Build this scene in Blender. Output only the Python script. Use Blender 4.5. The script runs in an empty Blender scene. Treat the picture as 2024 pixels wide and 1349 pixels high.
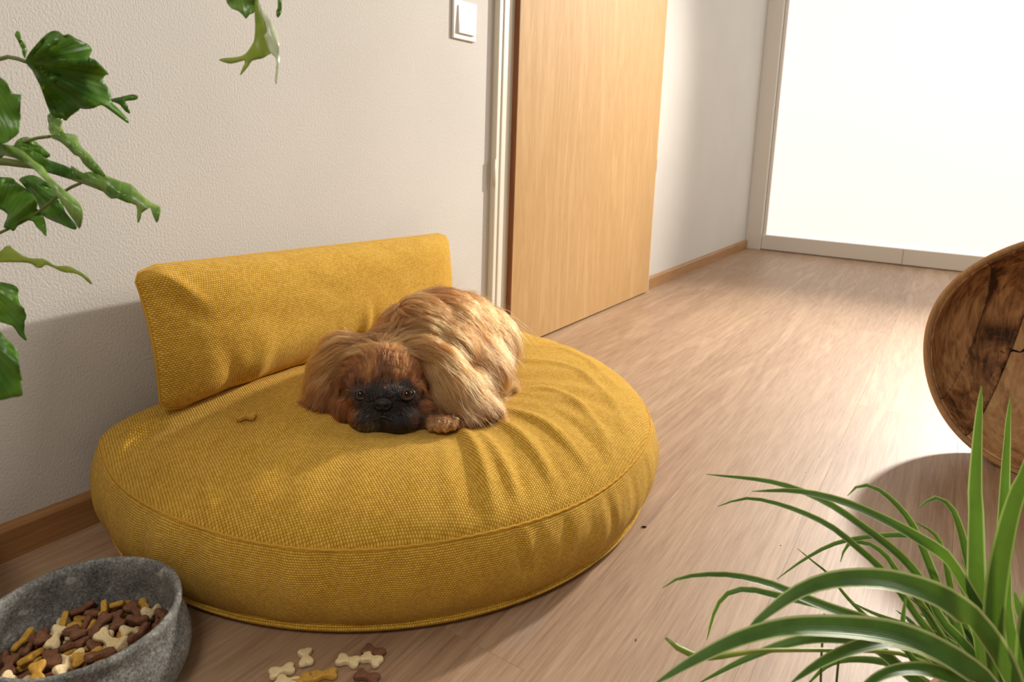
import bpy, bmesh, math, random
import numpy as np
from mathutils import Vector, Matrix, noise
from mathutils.bvhtree import BVHTree
from mathutils.kdtree import KDTree
random.seed(7); rng = np.random.default_rng(7)
R = math.radians
SC = bpy.context.scene
COL = SC.collection

# ------------------------------------------------------------------ camera
RT = np.array([0.83211329, 0.55366202, 0.03233944])
DN = np.array([0.12631138, -0.13241299, -0.98311354])
FW = np.array([-0.54003047, 0.82214668, -0.18011642])
CAM = np.array([0.9715, 0.0, 0.56])
F, PX, PY = 1350.0, 1012.0, 520.0
cd = bpy.data.cameras.new('camera'); cam = bpy.data.objects.new('camera', cd); COL.objects.link(cam)
Mx = Matrix(((RT[0], -DN[0], -FW[0], CAM[0]), (RT[1], -DN[1], -FW[1], CAM[1]), (RT[2], -DN[2], -FW[2], CAM[2]), (0, 0, 0, 1)))
cam.matrix_world = Mx
cd.sensor_fit = 'HORIZONTAL'; cd.sensor_width = 36; cd.lens = F / 2024 * 36
cd.shift_x = 0; cd.shift_y = -(674.5 - PY) / 2024
cd.clip_start = 0.02; cd.clip_end = 50
cd.dof.use_dof = True; cd.dof.focus_distance = 0.92; cd.dof.aperture_fstop = 9.0
SC.camera = cam

# ------------------------------------------------------------------ light
w = bpy.data.worlds.new('world'); SC.world = w; w.use_nodes = True
bg = w.node_tree.nodes['Background']; bg.inputs[0].default_value = (1.0, 0.90, 0.77, 1); bg.inputs[1].default_value = 0.20

def area(name, loc, target, energy, size, color=(1, 1, 1), shape='DISK', spread=180, sy=None):
    l = bpy.data.lights.new(name, 'AREA'); l.energy = energy; l.shape = shape; l.size = size; l.color = color; l.spread = R(spread)
    if sy: l.size_y = sy
    o = bpy.data.objects.new(name, l); COL.objects.link(o); o.location = loc
    o.rotation_euler = (Vector(target) - Vector(loc)).to_track_quat('-Z', 'Y').to_euler()
    return o
def spot(name, loc, target, energy, radius, angle, blend, color):
    l = bpy.data.lights.new(name, 'SPOT'); l.energy = energy; l.shadow_soft_size = radius; l.spot_size = R(angle); l.spot_blend = blend; l.color = color
    o = bpy.data.objects.new(name, l); COL.objects.link(o); o.location = loc
    o.rotation_euler = (Vector(target) - Vector(loc)).to_track_quat('-Z', 'Y').to_euler()
    return o
spot('strobe', (1.28, 3.6, 1.62), (0.5, 0.85, 0.25), 450, 0.07, 82, 1.0, (1.0, 0.945, 0.86))
area('side_fill', (2.0, 2.9, 1.9), (0.4, 1.3, 0.0), 26, 1.2, (1.0, 0.95, 0.88))  # added soft fill from the window side, not a lamp known to stand there
area('camera_side_fill', (0.95, -0.55, 1.75), (0.35, 0.70, 0.2), 10.5, 0.45, (1.0, 0.94, 0.86))  # unseen fill added behind the camera for the dog's face and eye catchlights
SC.view_settings.view_transform = 'Standard'; SC.view_settings.look = 'None'
SC.view_settings.gamma = 1; SC.view_settings.use_curve_mapping = False; SC.view_settings.exposure = 0.12

# ------------------------------------------------------------------ helpers
def at(px, py, d):                     # a photo pixel at forward distance d (m) -> world point
    return CAM + d * (FW + RT * (px - PX) / F + DN * (py - PY) / F)
def on(px, py, ax, val):               # a photo pixel on the plane x|y|z = val
    r = FW + RT * (px - PX) / F + DN * (py - PY) / F
    i = 'xyz'.index(ax); return CAM + r * ((val - CAM[i]) / r[i])
def proj(p):
    q = np.asarray(p) - CAM; z = q @ FW
    return PX + F * (q @ RT) / z, PY + F * (q @ DN) / z, z
def put(name, me, parent=None, loc=None):
    o = bpy.data.objects.new(name, me); COL.objects.link(o)
    if parent: o.parent = parent
    if loc is not None: o.location = loc
    return o
def tag(o, label=None, cat=None, group=None, kind=None):
    for k, v in (('label', label), ('category', cat), ('group', group), ('kind', kind)):
        if v: o[k] = v
    return o
def empty(name, loc=(0, 0, 0), label=None, cat=None, group=None, kind=None):
    o = bpy.data.objects.new(name, None); COL.objects.link(o); o.location = loc; o.empty_display_size = 0.05
    return tag(o, label, cat, group, kind)
def mesh(name, V, Fc, mat, parent=None, smooth=True, uv=None, loc=None, cols=None):
    me = bpy.data.meshes.new(name)
    V = np.asarray(V, float)
    if parent is not None and loc is None:
        V = V - np.array(parent.location)
    me.from_pydata(V.tolist(), [], [list(f) for f in Fc])
    if smooth: me.polygons.foreach_set('use_smooth', [True] * len(me.polygons))
    if uv is not None:
        l = me.uv_layers.new(name='UVMap'); vi = np.zeros(len(me.loops), int); me.loops.foreach_get('vertex_index', vi)
        l.data.foreach_set('uv', np.asarray(uv, float)[vi].ravel())
    if cols is not None:
        a = me.color_attributes.new('Col', 'FLOAT_COLOR', 'POINT'); a.data.foreach_set('color', np.asarray(cols, float).ravel())
    me.materials.append(mat); me.update()
    return put(name, me, parent, loc)
def bm_obj(name, bm, mat, parent=None, smooth=True, bevel=0, seg=2):
    if bevel: bmesh.ops.bevel(bm, geom=bm.edges[:], offset=bevel, segments=seg, affect='EDGES', profile=.5)
    me = bpy.data.meshes.new(name)
    if parent is not None: bmesh.ops.translate(bm, verts=bm.verts, vec=-Vector(parent.location))
    bmesh.ops.recalc_face_normals(bm, faces=bm.faces)
    bm.to_mesh(me); bm.free()
    if smooth: me.shade_smooth() if hasattr(me, 'shade_smooth') else None
    me.materials.append(mat); return put(name, me, parent)
def box(name, x0, x1, y0, y1, z0, z1, mat, parent=None, bevel=0.001):
    bm = bmesh.new()
    bmesh.ops.create_cube(bm, size=1, matrix=Matrix.Translation(((x0+x1)/2, (y0+y1)/2, (z0+z1)/2)) @ Matrix.Diagonal((x1-x0, y1-y0, z1-z0, 1)))
    return bm_obj(name, bm, mat, parent, False, bevel, 2)
def tube(name, P, rad, mat, parent=None, n=8, cap=True, closed=False):
    P = [Vector(p) for p in P]; rad = rad if hasattr(rad, '__len__') else [rad]*len(P)
    V = []; Fc = []; N = len(P)
    up = Vector((0, 0, 1)); t0 = (P[1]-P[0]).normalized()
    a = t0.cross(up) if abs(t0.z) < .9 else t0.cross(Vector((1, 0, 0))); a.normalize()
    for i in range(N):
        t = (P[(i+1) % N if closed else min(i+1, N-1)] - P[(i-1) if (closed or i) else 0]).normalized()
        a = (a - t*a.dot(t)).normalized(); b = t.cross(a)
        for k in range(n):
            th = 2*math.pi*k/n; V.append(P[i] + (a*math.cos(th)+b*math.sin(th))*rad[i])
    for i in range(N if closed else N-1):
        j = (i+1) % N
        for k in range(n): Fc.append((i*n+k, i*n+(k+1) % n, j*n+(k+1) % n, j*n+k))
    if cap and not closed: Fc.append(tuple(range(n))[::-1]); Fc.append(tuple((N-1)*n+k for k in range(n)))
    return mesh(name, [tuple(v) for v in V], Fc, mat, parent)
def spline(P, n):                      # Catmull-Rom through P, n samples
    P = np.asarray(P, float); Q = np.vstack([2*P[0]-P[1], P, 2*P[-1]-P[-2]])
    seg = np.linalg.norm(np.diff(P, axis=0), axis=1); s = np.r_[0, np.cumsum(seg)]; out = []
    for u in np.linspace(0, s[-1], n):
        i = min(max(np.searchsorted(s, u, 'right')-1, 0), len(P)-2); t = (u-s[i])/max(seg[i], 1e-9)
        p0, p1, p2, p3 = Q[i:i+4]
        out.append(.5*((2*p1)+(-p0+p2)*t+(2*p0-5*p1+4*p2-p3)*t*t+(-p0+3*p1-3*p2+p3)*t**3))
    return np.array(out)

# ------------------------------------------------------------------ materials
class NT:
    def __init__(s, name):
        s.m = bpy.data.materials.new(name); s.m.use_nodes = True; s.t = s.m.node_tree; s.b = s.t.nodes['Principled BSDF']
    def n(s, ty, **kw):
        nd = s.t.nodes.new(ty)
        for k, v in kw.items():
            if k.startswith('i_'):
                key = k[2:]; key = int(key) if key.isdigit() else key.replace('_', ' ')
                sk = nd.inputs[key]
                if hasattr(v, 'is_output') or isinstance(v, bpy.types.NodeSocket): s.t.links.new(v, sk)
                else: sk.default_value = v
            else: setattr(nd, k, v)
        return nd
    def l(s, a, b): s.t.links.new(a, b)
    def math(s, op, a, b=0.0, clamp=False):
        nd = s.n('ShaderNodeMath', operation=op, use_clamp=clamp)
        for i, v in enumerate((a, b)):
            if isinstance(v, (int, float)): nd.inputs[i].default_value = v
            else: s.l(v, nd.inputs[i])
        return nd.outputs[0]
    def ramp(s, fac, stops):
        nd = s.n('ShaderNodeValToRGB'); s.l(fac, nd.inputs[0]); e = nd.color_ramp.elements
        while len(e) < len(stops): e.new(.5)
        for i, (p, c) in enumerate(stops): e[i].position = p; e[i].color = (*c, 1)
        return nd.outputs[0]
    def mix(s, fac, a, b, mode='MIX'):
        nd = s.n('ShaderNodeMix', data_type='RGBA', blend_type=mode)
        for k, v in ((0, fac), (6, a), (7, b)):
            if isinstance(v, (int, float)): nd.inputs[k].default_value = v
            elif isinstance(v, tuple): nd.inputs[k].default_value = (*v, 1)
            else: s.l(v, nd.inputs[k])
        return nd.outputs[2]
    def map(s, coord, scale=(1, 1, 1), rot=(0, 0, 0), loc=(0, 0, 0)):
        nd = s.n('ShaderNodeMapping'); s.l(coord, nd.inputs[0]); nd.inputs['Scale'].default_value = scale; nd.inputs['Rotation'].default_value = rot; nd.inputs['Location'].default_value = loc
        return nd.outputs[0]
    def noise(s, v, scale, detail=3, rough=.5, dist=0, out=0):
        nd = s.n('ShaderNodeTexNoise'); s.l(v, nd.inputs['Vector']); nd.inputs['Scale'].default_value = scale; nd.inputs['Detail'].default_value = detail; nd.inputs['Roughness'].default_value = rough; nd.inputs['Distortion'].default_value = dist
        return nd.outputs[out]
    def bump(s, h, strength, dist):
        nd = s.n('ShaderNodeBump'); s.l(h, nd.inputs['Height']); nd.inputs['Strength'].default_value = strength; nd.inputs['Distance'].default_value = dist
        s.l(nd.outputs[0], s.b.inputs['Normal']); return nd
    def col(s, c):
        if isinstance(c, tuple): s.b.inputs['Base Color'].default_value = (*c, 1)
        else: s.l(c, s.b.inputs['Base Color'])
    def rough(s, r, spec=None):
        s.b.inputs['Roughness'].default_value = r
        if spec is not None: s.b.inputs['Specular IOR Level'].default_value = spec

def m_plain(name, c, r=.5, spec=.5):
    t = NT(name); t.col(c); t.rough(r, spec); return t.m
def m_wall():
    t = NT('wall_plaster'); o = t.n('ShaderNodeTexCoord').outputs['Object']
    n1 = t.noise(o, 3, 3); t.col(t.ramp(n1, [(.3, (.60, .57, .525)), (.7, (.64, .61, .565))])); t.rough(.8, .2)
    a = t.noise(t.map(o, (1, 1, .75)), 330, 4, .6); t.bump(a, .55, .002); return t.m
def m_wood(name, stops, axis, scale=1.0, rough=.45, bumpd=.0006, knots=True, obj=True, spec=.4, wavy=.10):
    # grain runs along `axis` (0,1,2)
    t = NT(name); tc = t.n('ShaderNodeTexCoord'); oi = t.n('ShaderNodeObjectInfo')
    sh = t.n('ShaderNodeVectorMath', operation='MULTIPLY_ADD'); t.l(oi.outputs['Random'], sh.inputs[0]); sh.inputs[1].default_value = (9, 13, 7); t.l(tc.outputs['Object'], sh.inputs[2])
    v = sh.outputs[0]
    s1 = [7*scale]*3; s1[axis] = .55*scale
    big = t.noise(t.map(v, tuple(s1)), 2.2, 3, .55, 1.2)
    s2 = [60*scale]*3; s2[axis] = 2.5*scale
    fine = t.noise(t.map(v, tuple(s2)), 4, 5, .7)
    wv = t.math('MULTIPLY', big, 22.0); wv = t.math('SINE', wv); wv = t.math('MULTIPLY_ADD', wv, .5); 
    nd = wv.node; nd.inputs[2].default_value = .5
    f = t.math('ADD', t.math('MULTIPLY', wv, wavy), t.math('MULTIPLY', fine, .68))
    f = t.math('ADD', f, t.math('MULTIPLY', big, .27))
    f = t.math('ADD', f, t.math('MULTIPLY', oi.outputs['Random'], .10 if obj else 0))
    c = t.ramp(f, stops)
    if knots:
        vo = t.n('ShaderNodeTexVoronoi'); s3 = [4.2]*3; s3[axis] = 1.7; t.l(t.map(v, tuple(s3)), vo.inputs['Vector']); vo.inputs['Scale'].default_value = 1.0
        kk = t.ramp(vo.outputs['Distance'], [(0.03, (1, 1, 1)), (.10, (0, 0, 0))])
        c = t.mix(t.math('MULTIPLY', kk, .35), c, (.30, .235, .19))
    t.col(c); t.rough(rough, spec)
    t.bump(fine, .35, bumpd); return t.m
def m_fabric():
    t = NT('mustard_basket_weave'); uv = t.n('ShaderNodeTexCoord').outputs['UV']
    wob = t.noise(uv, 45, 2, .5, 0, 1)
    ad = t.n('ShaderNodeVectorMath', operation='MULTIPLY_ADD'); t.l(wob, ad.inputs[0]); ad.inputs[1].default_value = (.0016, .0016, 0); t.l(uv, ad.inputs[2])
    sp = t.n('ShaderNodeSeparateXYZ'); t.l(ad.outputs[0], sp.inputs[0])
    c = .0030
    U = t.math('MULTIPLY', sp.outputs[0], 1/c); V = t.math('MULTIPLY', sp.outputs[1], 1/c)
    row = t.math('MODULO', t.math('FLOOR', V), 2.0)
    U = t.math('ADD', U, t.math('MULTIPLY', row, .5))
    fu = t.math('ABSOLUTE', t.math('SINE', t.math('MULTIPLY', U, math.pi))); fv = t.math('ABSOLUTE', t.math('SINE', t.math('MULTIPLY', V, math.pi)))
    h = t.math('POWER', t.math('MULTIPLY', t.math('POWER', fu, .7), fv), .6)
    cell = t.n('ShaderNodeCombineXYZ'); t.l(t.math('FLOOR', U), cell.inputs[0]); t.l(t.math('FLOOR', V), cell.inputs[1])
    wn = t.n('ShaderNodeTexWhiteNoise'); t.l(cell.outputs[0], wn.inputs[0])
    fuzz = t.noise(uv, 1500, 3, .7); blot = t.noise(uv, 9, 3, .6)
    f = t.math('ADD', t.math('MULTIPLY', h, .56), t.math('MULTIPLY', wn.outputs[0], .17))
    f = t.math('ADD', f, t.math('MULTIPLY', fuzz, .32)); f = t.math('ADD', f, t.math('MULTIPLY', blot, .16))
    t.col(t.ramp(f, [(.28, (.25, .10, .008)), (.50, (.52, .26, .024)), (.78, (.75, .44, .055)), (1.0, (.86, .59, .14))]))
    t.rough(.85, .15); t.b.inputs['Sheen Weight'].default_value = .20; t.b.inputs['Sheen Roughness'].default_value = .4; t.b.inputs['Sheen Tint'].default_value = (1, .85, .5, 1)
    hh = t.math('ADD', h, t.math('MULTIPLY', fuzz, .5)); t.bump(hh, .75, .0014); return t.m
def m_stone():
    t = NT('rough_grey_stoneware'); o = t.n('ShaderNodeTexCoord').outputs['Object']
    a = t.noise(o, 330, 5, .8); b = t.noise(o, 28, 4, .6); c = t.noise(o, 900, 2, .6)
    f = t.math('ADD', t.math('MULTIPLY', a, .75), t.math('MULTIPLY', b, .35))
    cc = t.ramp(f, [(.38, (.035, .034, .032)), (.51, (.15, .146, .135)), (.62, (.28, .272, .248)), (.76, (.60, .58, .52))])
    sp = t.ramp(t.noise(o, 55, 2, .4), [(.69, (0, 0, 0)), (.73, (1, 1, 1))])
    t.col(t.mix(t.math('MULTIPLY', sp, .35), cc, (.7, .68, .62))); t.rough(.85, .25)
    t.bump(t.math('ADD', a, c), .6, .0015); return t.m
def m_leaf(name, dark, light, margin=None, gloss=.32, veins=0):
    t = NT(name); tc = t.n('ShaderNodeTexCoord'); sp = t.n('ShaderNodeSeparateXYZ'); t.l(tc.outputs['UV'], sp.inputs[0])
    o = tc.outputs['Object']; n1 = t.noise(o, 25, 3, .6)
    c = t.ramp(n1, [(.35, dark), (.65, light)])
    if margin:
        e = t.math('ABSOLUTE', t.math('SUBTRACT', sp.outputs[0], .5))      # 0 midrib .. .5 edge
        st = t.noise(t.map(tc.outputs['UV'], (26, .6, 1)), 1.2, 2, .5)
        c = t.mix(t.math('MULTIPLY', st, .35), c, light)
        c = t.mix(t.ramp(e, [(.36, (0, 0, 0)), (.43, (1, 1, 1))]), c, margin)
        t.bump(t.math('SINE', t.math('MULTIPLY', sp.outputs[0], 60.)), .25, .0004)
    elif veins:
        va = t.n('ShaderNodeTexWave', wave_type='BANDS', bands_direction='X'); t.l(tc.outputs['UV'], va.inputs['Vector']); va.inputs['Scale'].default_value = veins; va.inputs['Distortion'].default_value = 2.; va.inputs['Detail'].default_value = 2
        c = t.mix(t.ramp(va.outputs[1], [(.90, (0, 0, 0)), (1., (.18, .18, .18))]), c, tuple(min(1, x*1.5) for x in light))
        t.bump(va.outputs[1], .3, .0008)
    t.col(c); t.rough(gloss, .5)
    out = t.t.nodes['Material Output']
    tr = t.n('ShaderNodeBsdfTranslucent'); t.l(t.mix(.5, c, (.35, .6, .05)), tr.inputs[0])
    mx = t.n('ShaderNodeMixShader'); mx.inputs[0].default_value = .24
    t.l(t.b.outputs[0], mx.inputs[1]); t.l(tr.outputs[0], mx.inputs[2]); t.l(mx.outputs[0], out.inputs[0])
    return t.m
def m_treat(name, c0, c1):
    t = NT(name); o = t.n('ShaderNodeTexCoord').outputs['Object']
    a = t.noise(o, 500, 3, .7); t.col(t.ramp(a, [(.3, c0), (.65, c1)])); t.rough(.75, .2); t.bump(a, .35, .0008); return t.m
def m_attr(name, rough=.6):
    t = NT(name); a = t.n('ShaderNodeAttribute', attribute_name='Col'); t.col(a.outputs['Color']); t.rough(rough, .2); return t.m
def m_hair():
    m = bpy.data.materials.new('dog_hair'); m.use_nodes = True; t = m.node_tree; t.nodes.remove(t.nodes['Principled BSDF'])
    a = t.nodes.new('ShaderNodeAttribute'); a.attribute_name = 'Col'
    h = t.nodes.new('ShaderNodeBsdfHairPrincipled'); h.parametrization = 'COLOR'; t.links.new(a.outputs['Color'], h.inputs['Color'])
    h.inputs['Roughness'].default_value = .40; h.inputs['Radial Roughness'].default_value = .45
    t.links.new(h.outputs[0], t.nodes['Material Output'].inputs[0]); return m

M_wall = m_wall()
M_floor = m_wood('floor_oak', [(.25, (.165, .088, .044)), (.5, (.325, .200, .117)), (.68, (.42, .28, .175)), (.85, (.50, .36, .24))], 1, 1.0, .50, .0005, spec=.75)
M_gap = m_plain('joint_dark', (.26, .18, .12), .9)
M_door = m_wood('door_veneer', [(.25, (.36, .205, .08)), (.5, (.48, .295, .13)), (.75, (.56, .37, .18))], 2, 1.4, .6, .0002, knots=False, obj=False, spec=.12)
M_edge = m_wood('door_edge_brown', [(.3, (.14, .045, .012)), (.7, (.26, .095, .03))], 2, 1.5, .5, .0003, knots=False, obj=False)
M_base = m_wood('skirting_oak', [(.25, (.20, .09, .03)), (.55, (.34, .165, .06)), (.8, (.44, .24, .10))], 1, 1.2, .35, .0003, knots=False)
M_white = m_plain('cream_paint', (.74, .69, .58), .42)
M_white2 = m_plain('white_paint', (.80, .755, .68), .45)
M_plastic = m_plain('white_plastic', (.82, .79, .72), .3)
M_metal = m_plain('dull_metal', (.25, .18, .12), .4)
M_fab = m_fabric()
M_seam = m_plain('mustard_thread', (.58, .32, .045), .85, .1)
M_stone = m_stone()
M_leafA = m_leaf('lobed_leaf_green', (.035, .12, .006), (.12, .27, .018), None, .36, 2.2)
M_leafB = m_leaf('pale_leaf_green', (.08, .20, .02), (.30, .45, .11), None, .3, 2.0)
M_leafY = m_leaf('yellow_leaf_green', (.20, .28, .03), (.38, .44, .07), None, .3)
M_stem = m_plain('stem_olive', (.12, .16, .03), .45)
M_spider = m_leaf('spider_leaf', (.018, .075, .012), (.055, .17, .022), (.52, .58, .26), .42)
M_spider2 = m_leaf('spider_leaf_dark', (.010, .045, .006), (.028, .10, .012), (.30, .40, .12), .40)
M_soil = m_plain('dark_soil', (.03, .018, .01), .95)
M_terra = m_plain('clay_pot', (.35, .16, .09), .8)
T_MAT = {'cream': m_treat('treat_cream', (.68, .50, .25), (.86, .70, .42)), 'brown': m_treat('treat_brown', (.13, .055, .028), (.24, .11, .062)), 'yellow': m_treat('treat_yellow', (.42, .21, .03), (.62, .36, .07))}

# ------------------------------------------------------------------ room shell
WX = -0.012
YF = 3.855
fl = empty('floor', (0, 0, 0), kind='structure')
fl['label'] = 'pale oak plank floor'
box('subfloor', WX, 2.9, -0.9, YF+.1, -.03, -.0075, M_gap, fl, 0)
pw = .189; x = .642 - 4*pw
rows = []
while x < 2.7: rows.append(x); x += pw
jo = {0: 1.2, 1: 2.6, 2: 1.948, 3: .55, 4: 2.35, 5: 1.637, 6: .7, 7: 2.2}
for i, x0 in enumerate(rows):
    j = jo.get(i, random.uniform(.2, 2.2)); ys = [-.85]; 
    k = j
    while k - 2.1 > -.7: k -= 2.1
    while k < YF - .15: ys.append(k); k += 2.1
    ys.append(YF+.02)
    for a, b in zip(ys[:-1], ys[1:]):
        xa = max(x0, WX+.001)
        box('plank', xa+.0001, x0+pw-.0001, a+.0001, b-.0001, -.0075, random.uniform(-.00005, 0), M_floor, fl, .0002)
# left wall, with the doorway cut out of it
DY0, DY1, DH = 1.455, 2.395, 2.04
bm = bmesh.new()
for (a, b, c, d) in ((-.9, 1.42, -.03, 2.5), (2.42, YF+.1, -.03, 2.5), (1.42, 2.42, DH+.03, 2.5)):
    bmesh.ops.create_cube(bm, size=1, matrix=Matrix.Translation((WX-.05, (a+b)/2, (c+d)/2)) @ Matrix.Diagonal((.1, b-a, d-c, 1)))
tag(bm_obj('wall_left', bm, M_wall, None, False), 'off-white textured plaster wall', kind='structure')
def skirting(name, y0, y1):
    prof = [(WX, 0.0), (0, 0.0), (0, .041), (-.0022, .0445), (-.006, .0465), (WX, .0475)]
    V = [(x, y, z+.0002) for y in (y0, y1) for x, z in prof]; n = len(prof)
    Fc = [(i, (i+1) % n, n+(i+1) % n, n+i) for i in range(n)] + [tuple(range(n))[::-1], tuple(range(n, 2*n))]
    return tag(mesh(name, V, Fc, M_base, None, False), kind='structure')
s1 = skirting('baseboard_left', -.85, 1.382); s2_ = skirting('baseboard_right', 2.432, YF-.002)
s1['label'] = 'brown oak skirting board behind the yellow bed'; s2_['label'] = 'oak skirting board between door and corner'
# door frame + leaf
dr = empty('door_1', (0, DY0, 0), kind='structure'); dr['label'] = 'light wood veneer door in cream frame'
box('frame_edge', WX, .004, 1.386, 1.400, 0, DH+.06, M_white, dr, .0015)
box('frame_bead', WX, .0065, 1.402, 1.424, 0, DH+.06, M_white, dr, .003)
box('frame_face', WX-.09, .001, 1.425, 1.462, 0, DH+.06, M_white, dr, .001)
box('frame_face', WX-.09, .001, DY1-.01, 2.408, 0, DH+.06, M_white, dr, .001)
box('frame_bead', WX, .006, 2.408, 2.428, 0, DH+.06, M_white, dr, .003)
box('frame_head', WX, .004, 1.40, 2.41, DH, DH+.06, M_white, dr, .001)
lf = box('door_leaf', .0012, .017, DY0, DY1, .006, DH, M_door, dr, .0008)
box('leaf_edge', .0012, .0168, DY0-.0012, DY0, .006, DH, M_edge, dr, 0)
box('strike_plate', .004, .0172, DY1+.0002, DY1+.0015, .455, .50, M_metal, dr, 0)
hy, hz = 1.3845, .475
tube('hinge', [(.002, hy-.0, hz-.032), (.002, hy, hz+.032)], .0035, M_white, dr)
# far wall: frosted sliding door
d2 = empty('door_2', (0, YF, 0), kind='structure'); d2['label'] = 'white framed frosted glass door at far end'
pj = on(1507, 464, 'y', YF); xj = pj[0]; zr = pj[2]
box('jamb', WX, xj-.003, YF-.012, YF+.06, 0, 2.4, M_white2, d2, .002)
box('stile', xj-.001, xj+.016, YF+.012, YF+.045, .004, 2.4, M_white2, d2, .002)
box('bottom_rail', xj-.001, 1.02*.735, YF, YF+.05, .004, zr, M_white2, d2, .002)
box('bottom_rail', 1.02*.735+.0015, 2.9, YF-.001, YF+.05, .004, zr, M_white2, d2, .002)
t = NT('lit_frosted_glass'); t.col((.9, .88, .84)); t.rough(.25, .4)
tcg = t.n('ShaderNodeTexCoord'); spg = t.n('ShaderNodeSeparateXYZ'); t.l(tcg.outputs['Object'], spg.inputs[0])
t.b.inputs['Emission Color'].default_value = (1.0, .955, .90, 1)
t.b.inputs['Emission Strength'].default_value = .66
box('glass_pane', xj+.015, 2.9, YF+.02, YF+.03, zr-.004, 2.4, t.m, d2, 0)
tr1 = box('trim_1', WX, 2.9, YF-.02, YF+.05, 2.4, 2.5, M_white2, None, 0); tag(tr1, 'white head rail above the frosted glass', kind='structure')

# light switch
sw = empty('light_switch', (WX, 1.245, .82), 'white square rocker light switch on plaster wall beside door', 'light switch')
pl = on(893, 40, 'x', WX+.004); pr_ = on(941, 40, 'x', WX+.004); pb = on(915, 79, 'x', WX+.004)
ya, yb, zb = pl[1]+.004, pr_[1], pb[2]
box('plate', WX+.0002, WX+.006, ya, yb, zb, zb+.083, M_plastic, sw, .002)
bm = bmesh.new(); cx = WX+.006
q = [(cx, ya+.013, zb+.012), (cx, yb-.010, zb+.012), (cx, yb-.010, zb+.071), (cx, ya+.013, zb+.071)]
q2 = [(cx+.006, ya+.014, zb+.0125), (cx+.006, yb-.011, zb+.0125), (cx+.0025, yb-.011, zb+.0705), (cx+.0025, ya+.014, zb+.0705)]
vs = [bm.verts.new(p) for p in q+q2]
for f in ((0, 1, 2, 3), (4, 5, 6, 7), (0, 1, 5, 4), (1, 2, 6, 5), (2, 3, 7, 6), (3, 0, 4, 7)): bm.faces.new([vs[i] for i in f])
bm_obj('rocker', bm, M_plastic, sw, False, .0006)

# ------------------------------------------------------------------ round pet bed
BC = np.array([.24, .82])
CC = np.array([.20, .82]); RR = .432
ths = np.linspace(-math.pi, math.pi, 721)[:-1]
def rad_raw(th):
    d = np.array([math.cos(th), math.sin(th)]); oc = BC-CC; b = oc@d; c = oc@oc-RR*RR; r = -b+math.sqrt(b*b-c)
    if d[0] < 0: r = min(r, (BC[0]-.022)/-d[0])
    return r
rt = np.array([rad_raw(a) for a in ths]); kk = np.exp(-np.linspace(-2, 2, 13)**2); kk /= kk.sum()
rt = np.convolve(np.r_[rt[-6:], rt, rt[:6]], kk, 'valid')
def Rad(th): return np.interp(th, np.r_[ths, math.pi], np.r_[rt, rt[0]])
def pl2(P, z=.165): return [on(a, b, 'z', z)[:2] for a, b in P]
FOLDS = [(pl2([(905, 868), (938, 911), (977, 983), (1012, 1050)], .15), .0095, .0085), (pl2([(950, 861), (999, 911), (1043, 955), (1080, 990)]), .008, .006),
         (pl2([(980, 850), (1043, 894), (1099, 944), (1125, 994)], .15), .008, .005), (pl2([(1010, 833), (1076, 861), (1154, 905), (1209, 933)], .15), .009, .0055),
         (pl2([(1015, 790), (1100, 800), (1180, 850), (1222, 905)], .15), .009, .005), (pl2([(1020, 740), (1130, 750), (1215, 810), (1250, 870)], .15), .010, .005),
         (pl2([(1030, 700), (1140, 705), (1230, 765)], .16), .009, .004), (pl2([(870, 880), (890, 960), (930, 1030), (960, 1060)], .15), .012, .003),
         (pl2([(405, 990), (414, 1010), (425, 1045)], .13), .006, .009), (pl2([(222, 905), (262, 880), (320, 862)], .14), .008, .010), (pl2([(224, 925), (262, 905), (330, 890)], .13), .007, -.007), (pl2([(235, 950), (268, 965), (300, 960)], .12), .007, .006),
         (pl2([(300, 940), (360, 965), (400, 990)], .14), .010, -.003), (pl2([(1010, 900), (1050, 1000), (1030, 1050)], .15), .008, -.004),
         (pl2([(1060, 880), (1150, 960), (1180, 985)], .15), .008, -.003), (pl2([(1080, 830), (1160, 870), (1235, 930)], .15), .009, -.003)]
FOLDS = [(np.asarray(spline(p, 14)), w_, h_) for p, w_, h_ in FOLDS]
ZS = .114
def seam_z(th):
    return ZS + .003*np.sin(3*th+1) + .002*np.sin(7*th) + .024*np.exp(-((th+2.12)/.22)**2)
def dome_np(X, Y):
    dx, dy = X-BC[0], Y-BC[1]; th = np.arctan2(dy, dx); r = np.hypot(dx, dy); t = np.clip(r/Rad(th), 0, 1)
    H = .070 + .012*np.exp(-((X-.12)**2+(Y-.62)**2)/.05)
    z = ZS + (seam_z(th)-ZS)*t**4 + H*(1-t**4.0)**.72
    z -= .020*np.exp(-(((X-.36)/.13)**2+((Y-.76)/.20)**2)**1.5)
    z += .010*np.exp(-(((X-.45)/.09)**2+((Y-.58)/.10)**2))*(1-t**4)
    edge = t**3*(1-t)*5
    z += .0035*edge*np.sin(th*31+2*np.sin(5*th))*(.4+.6*np.sin(th*3.3)**2)
    for P, w_, h_ in FOLDS:
        best = np.full(X.shape, 9.); tt = np.zeros(X.shape)
        for k in range(len(P)-1):
            a, b = P[k], P[k+1]; ab = b-a; L = ab@ab
            s = np.clip(((X-a[0])*ab[0]+(Y-a[1])*ab[1])/L, 0, 1)
            d = np.hypot(X-a[0]-s*ab[0], Y-a[1]-s*ab[1]); m = d < best; best = np.where(m, d, best); tt = np.where(m, (k+s)/(len(P)-1), tt)
        z += h_*np.exp(-(best/w_)**2)*np.sin(np.clip(tt*.9+.1, 0, 1)*math.pi)**.6*np.clip((1-t)*12, 0, 1)
    return z
def dome(x, y): return float(dome_np(np.array([x]), np.array([y]))[0])
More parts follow.
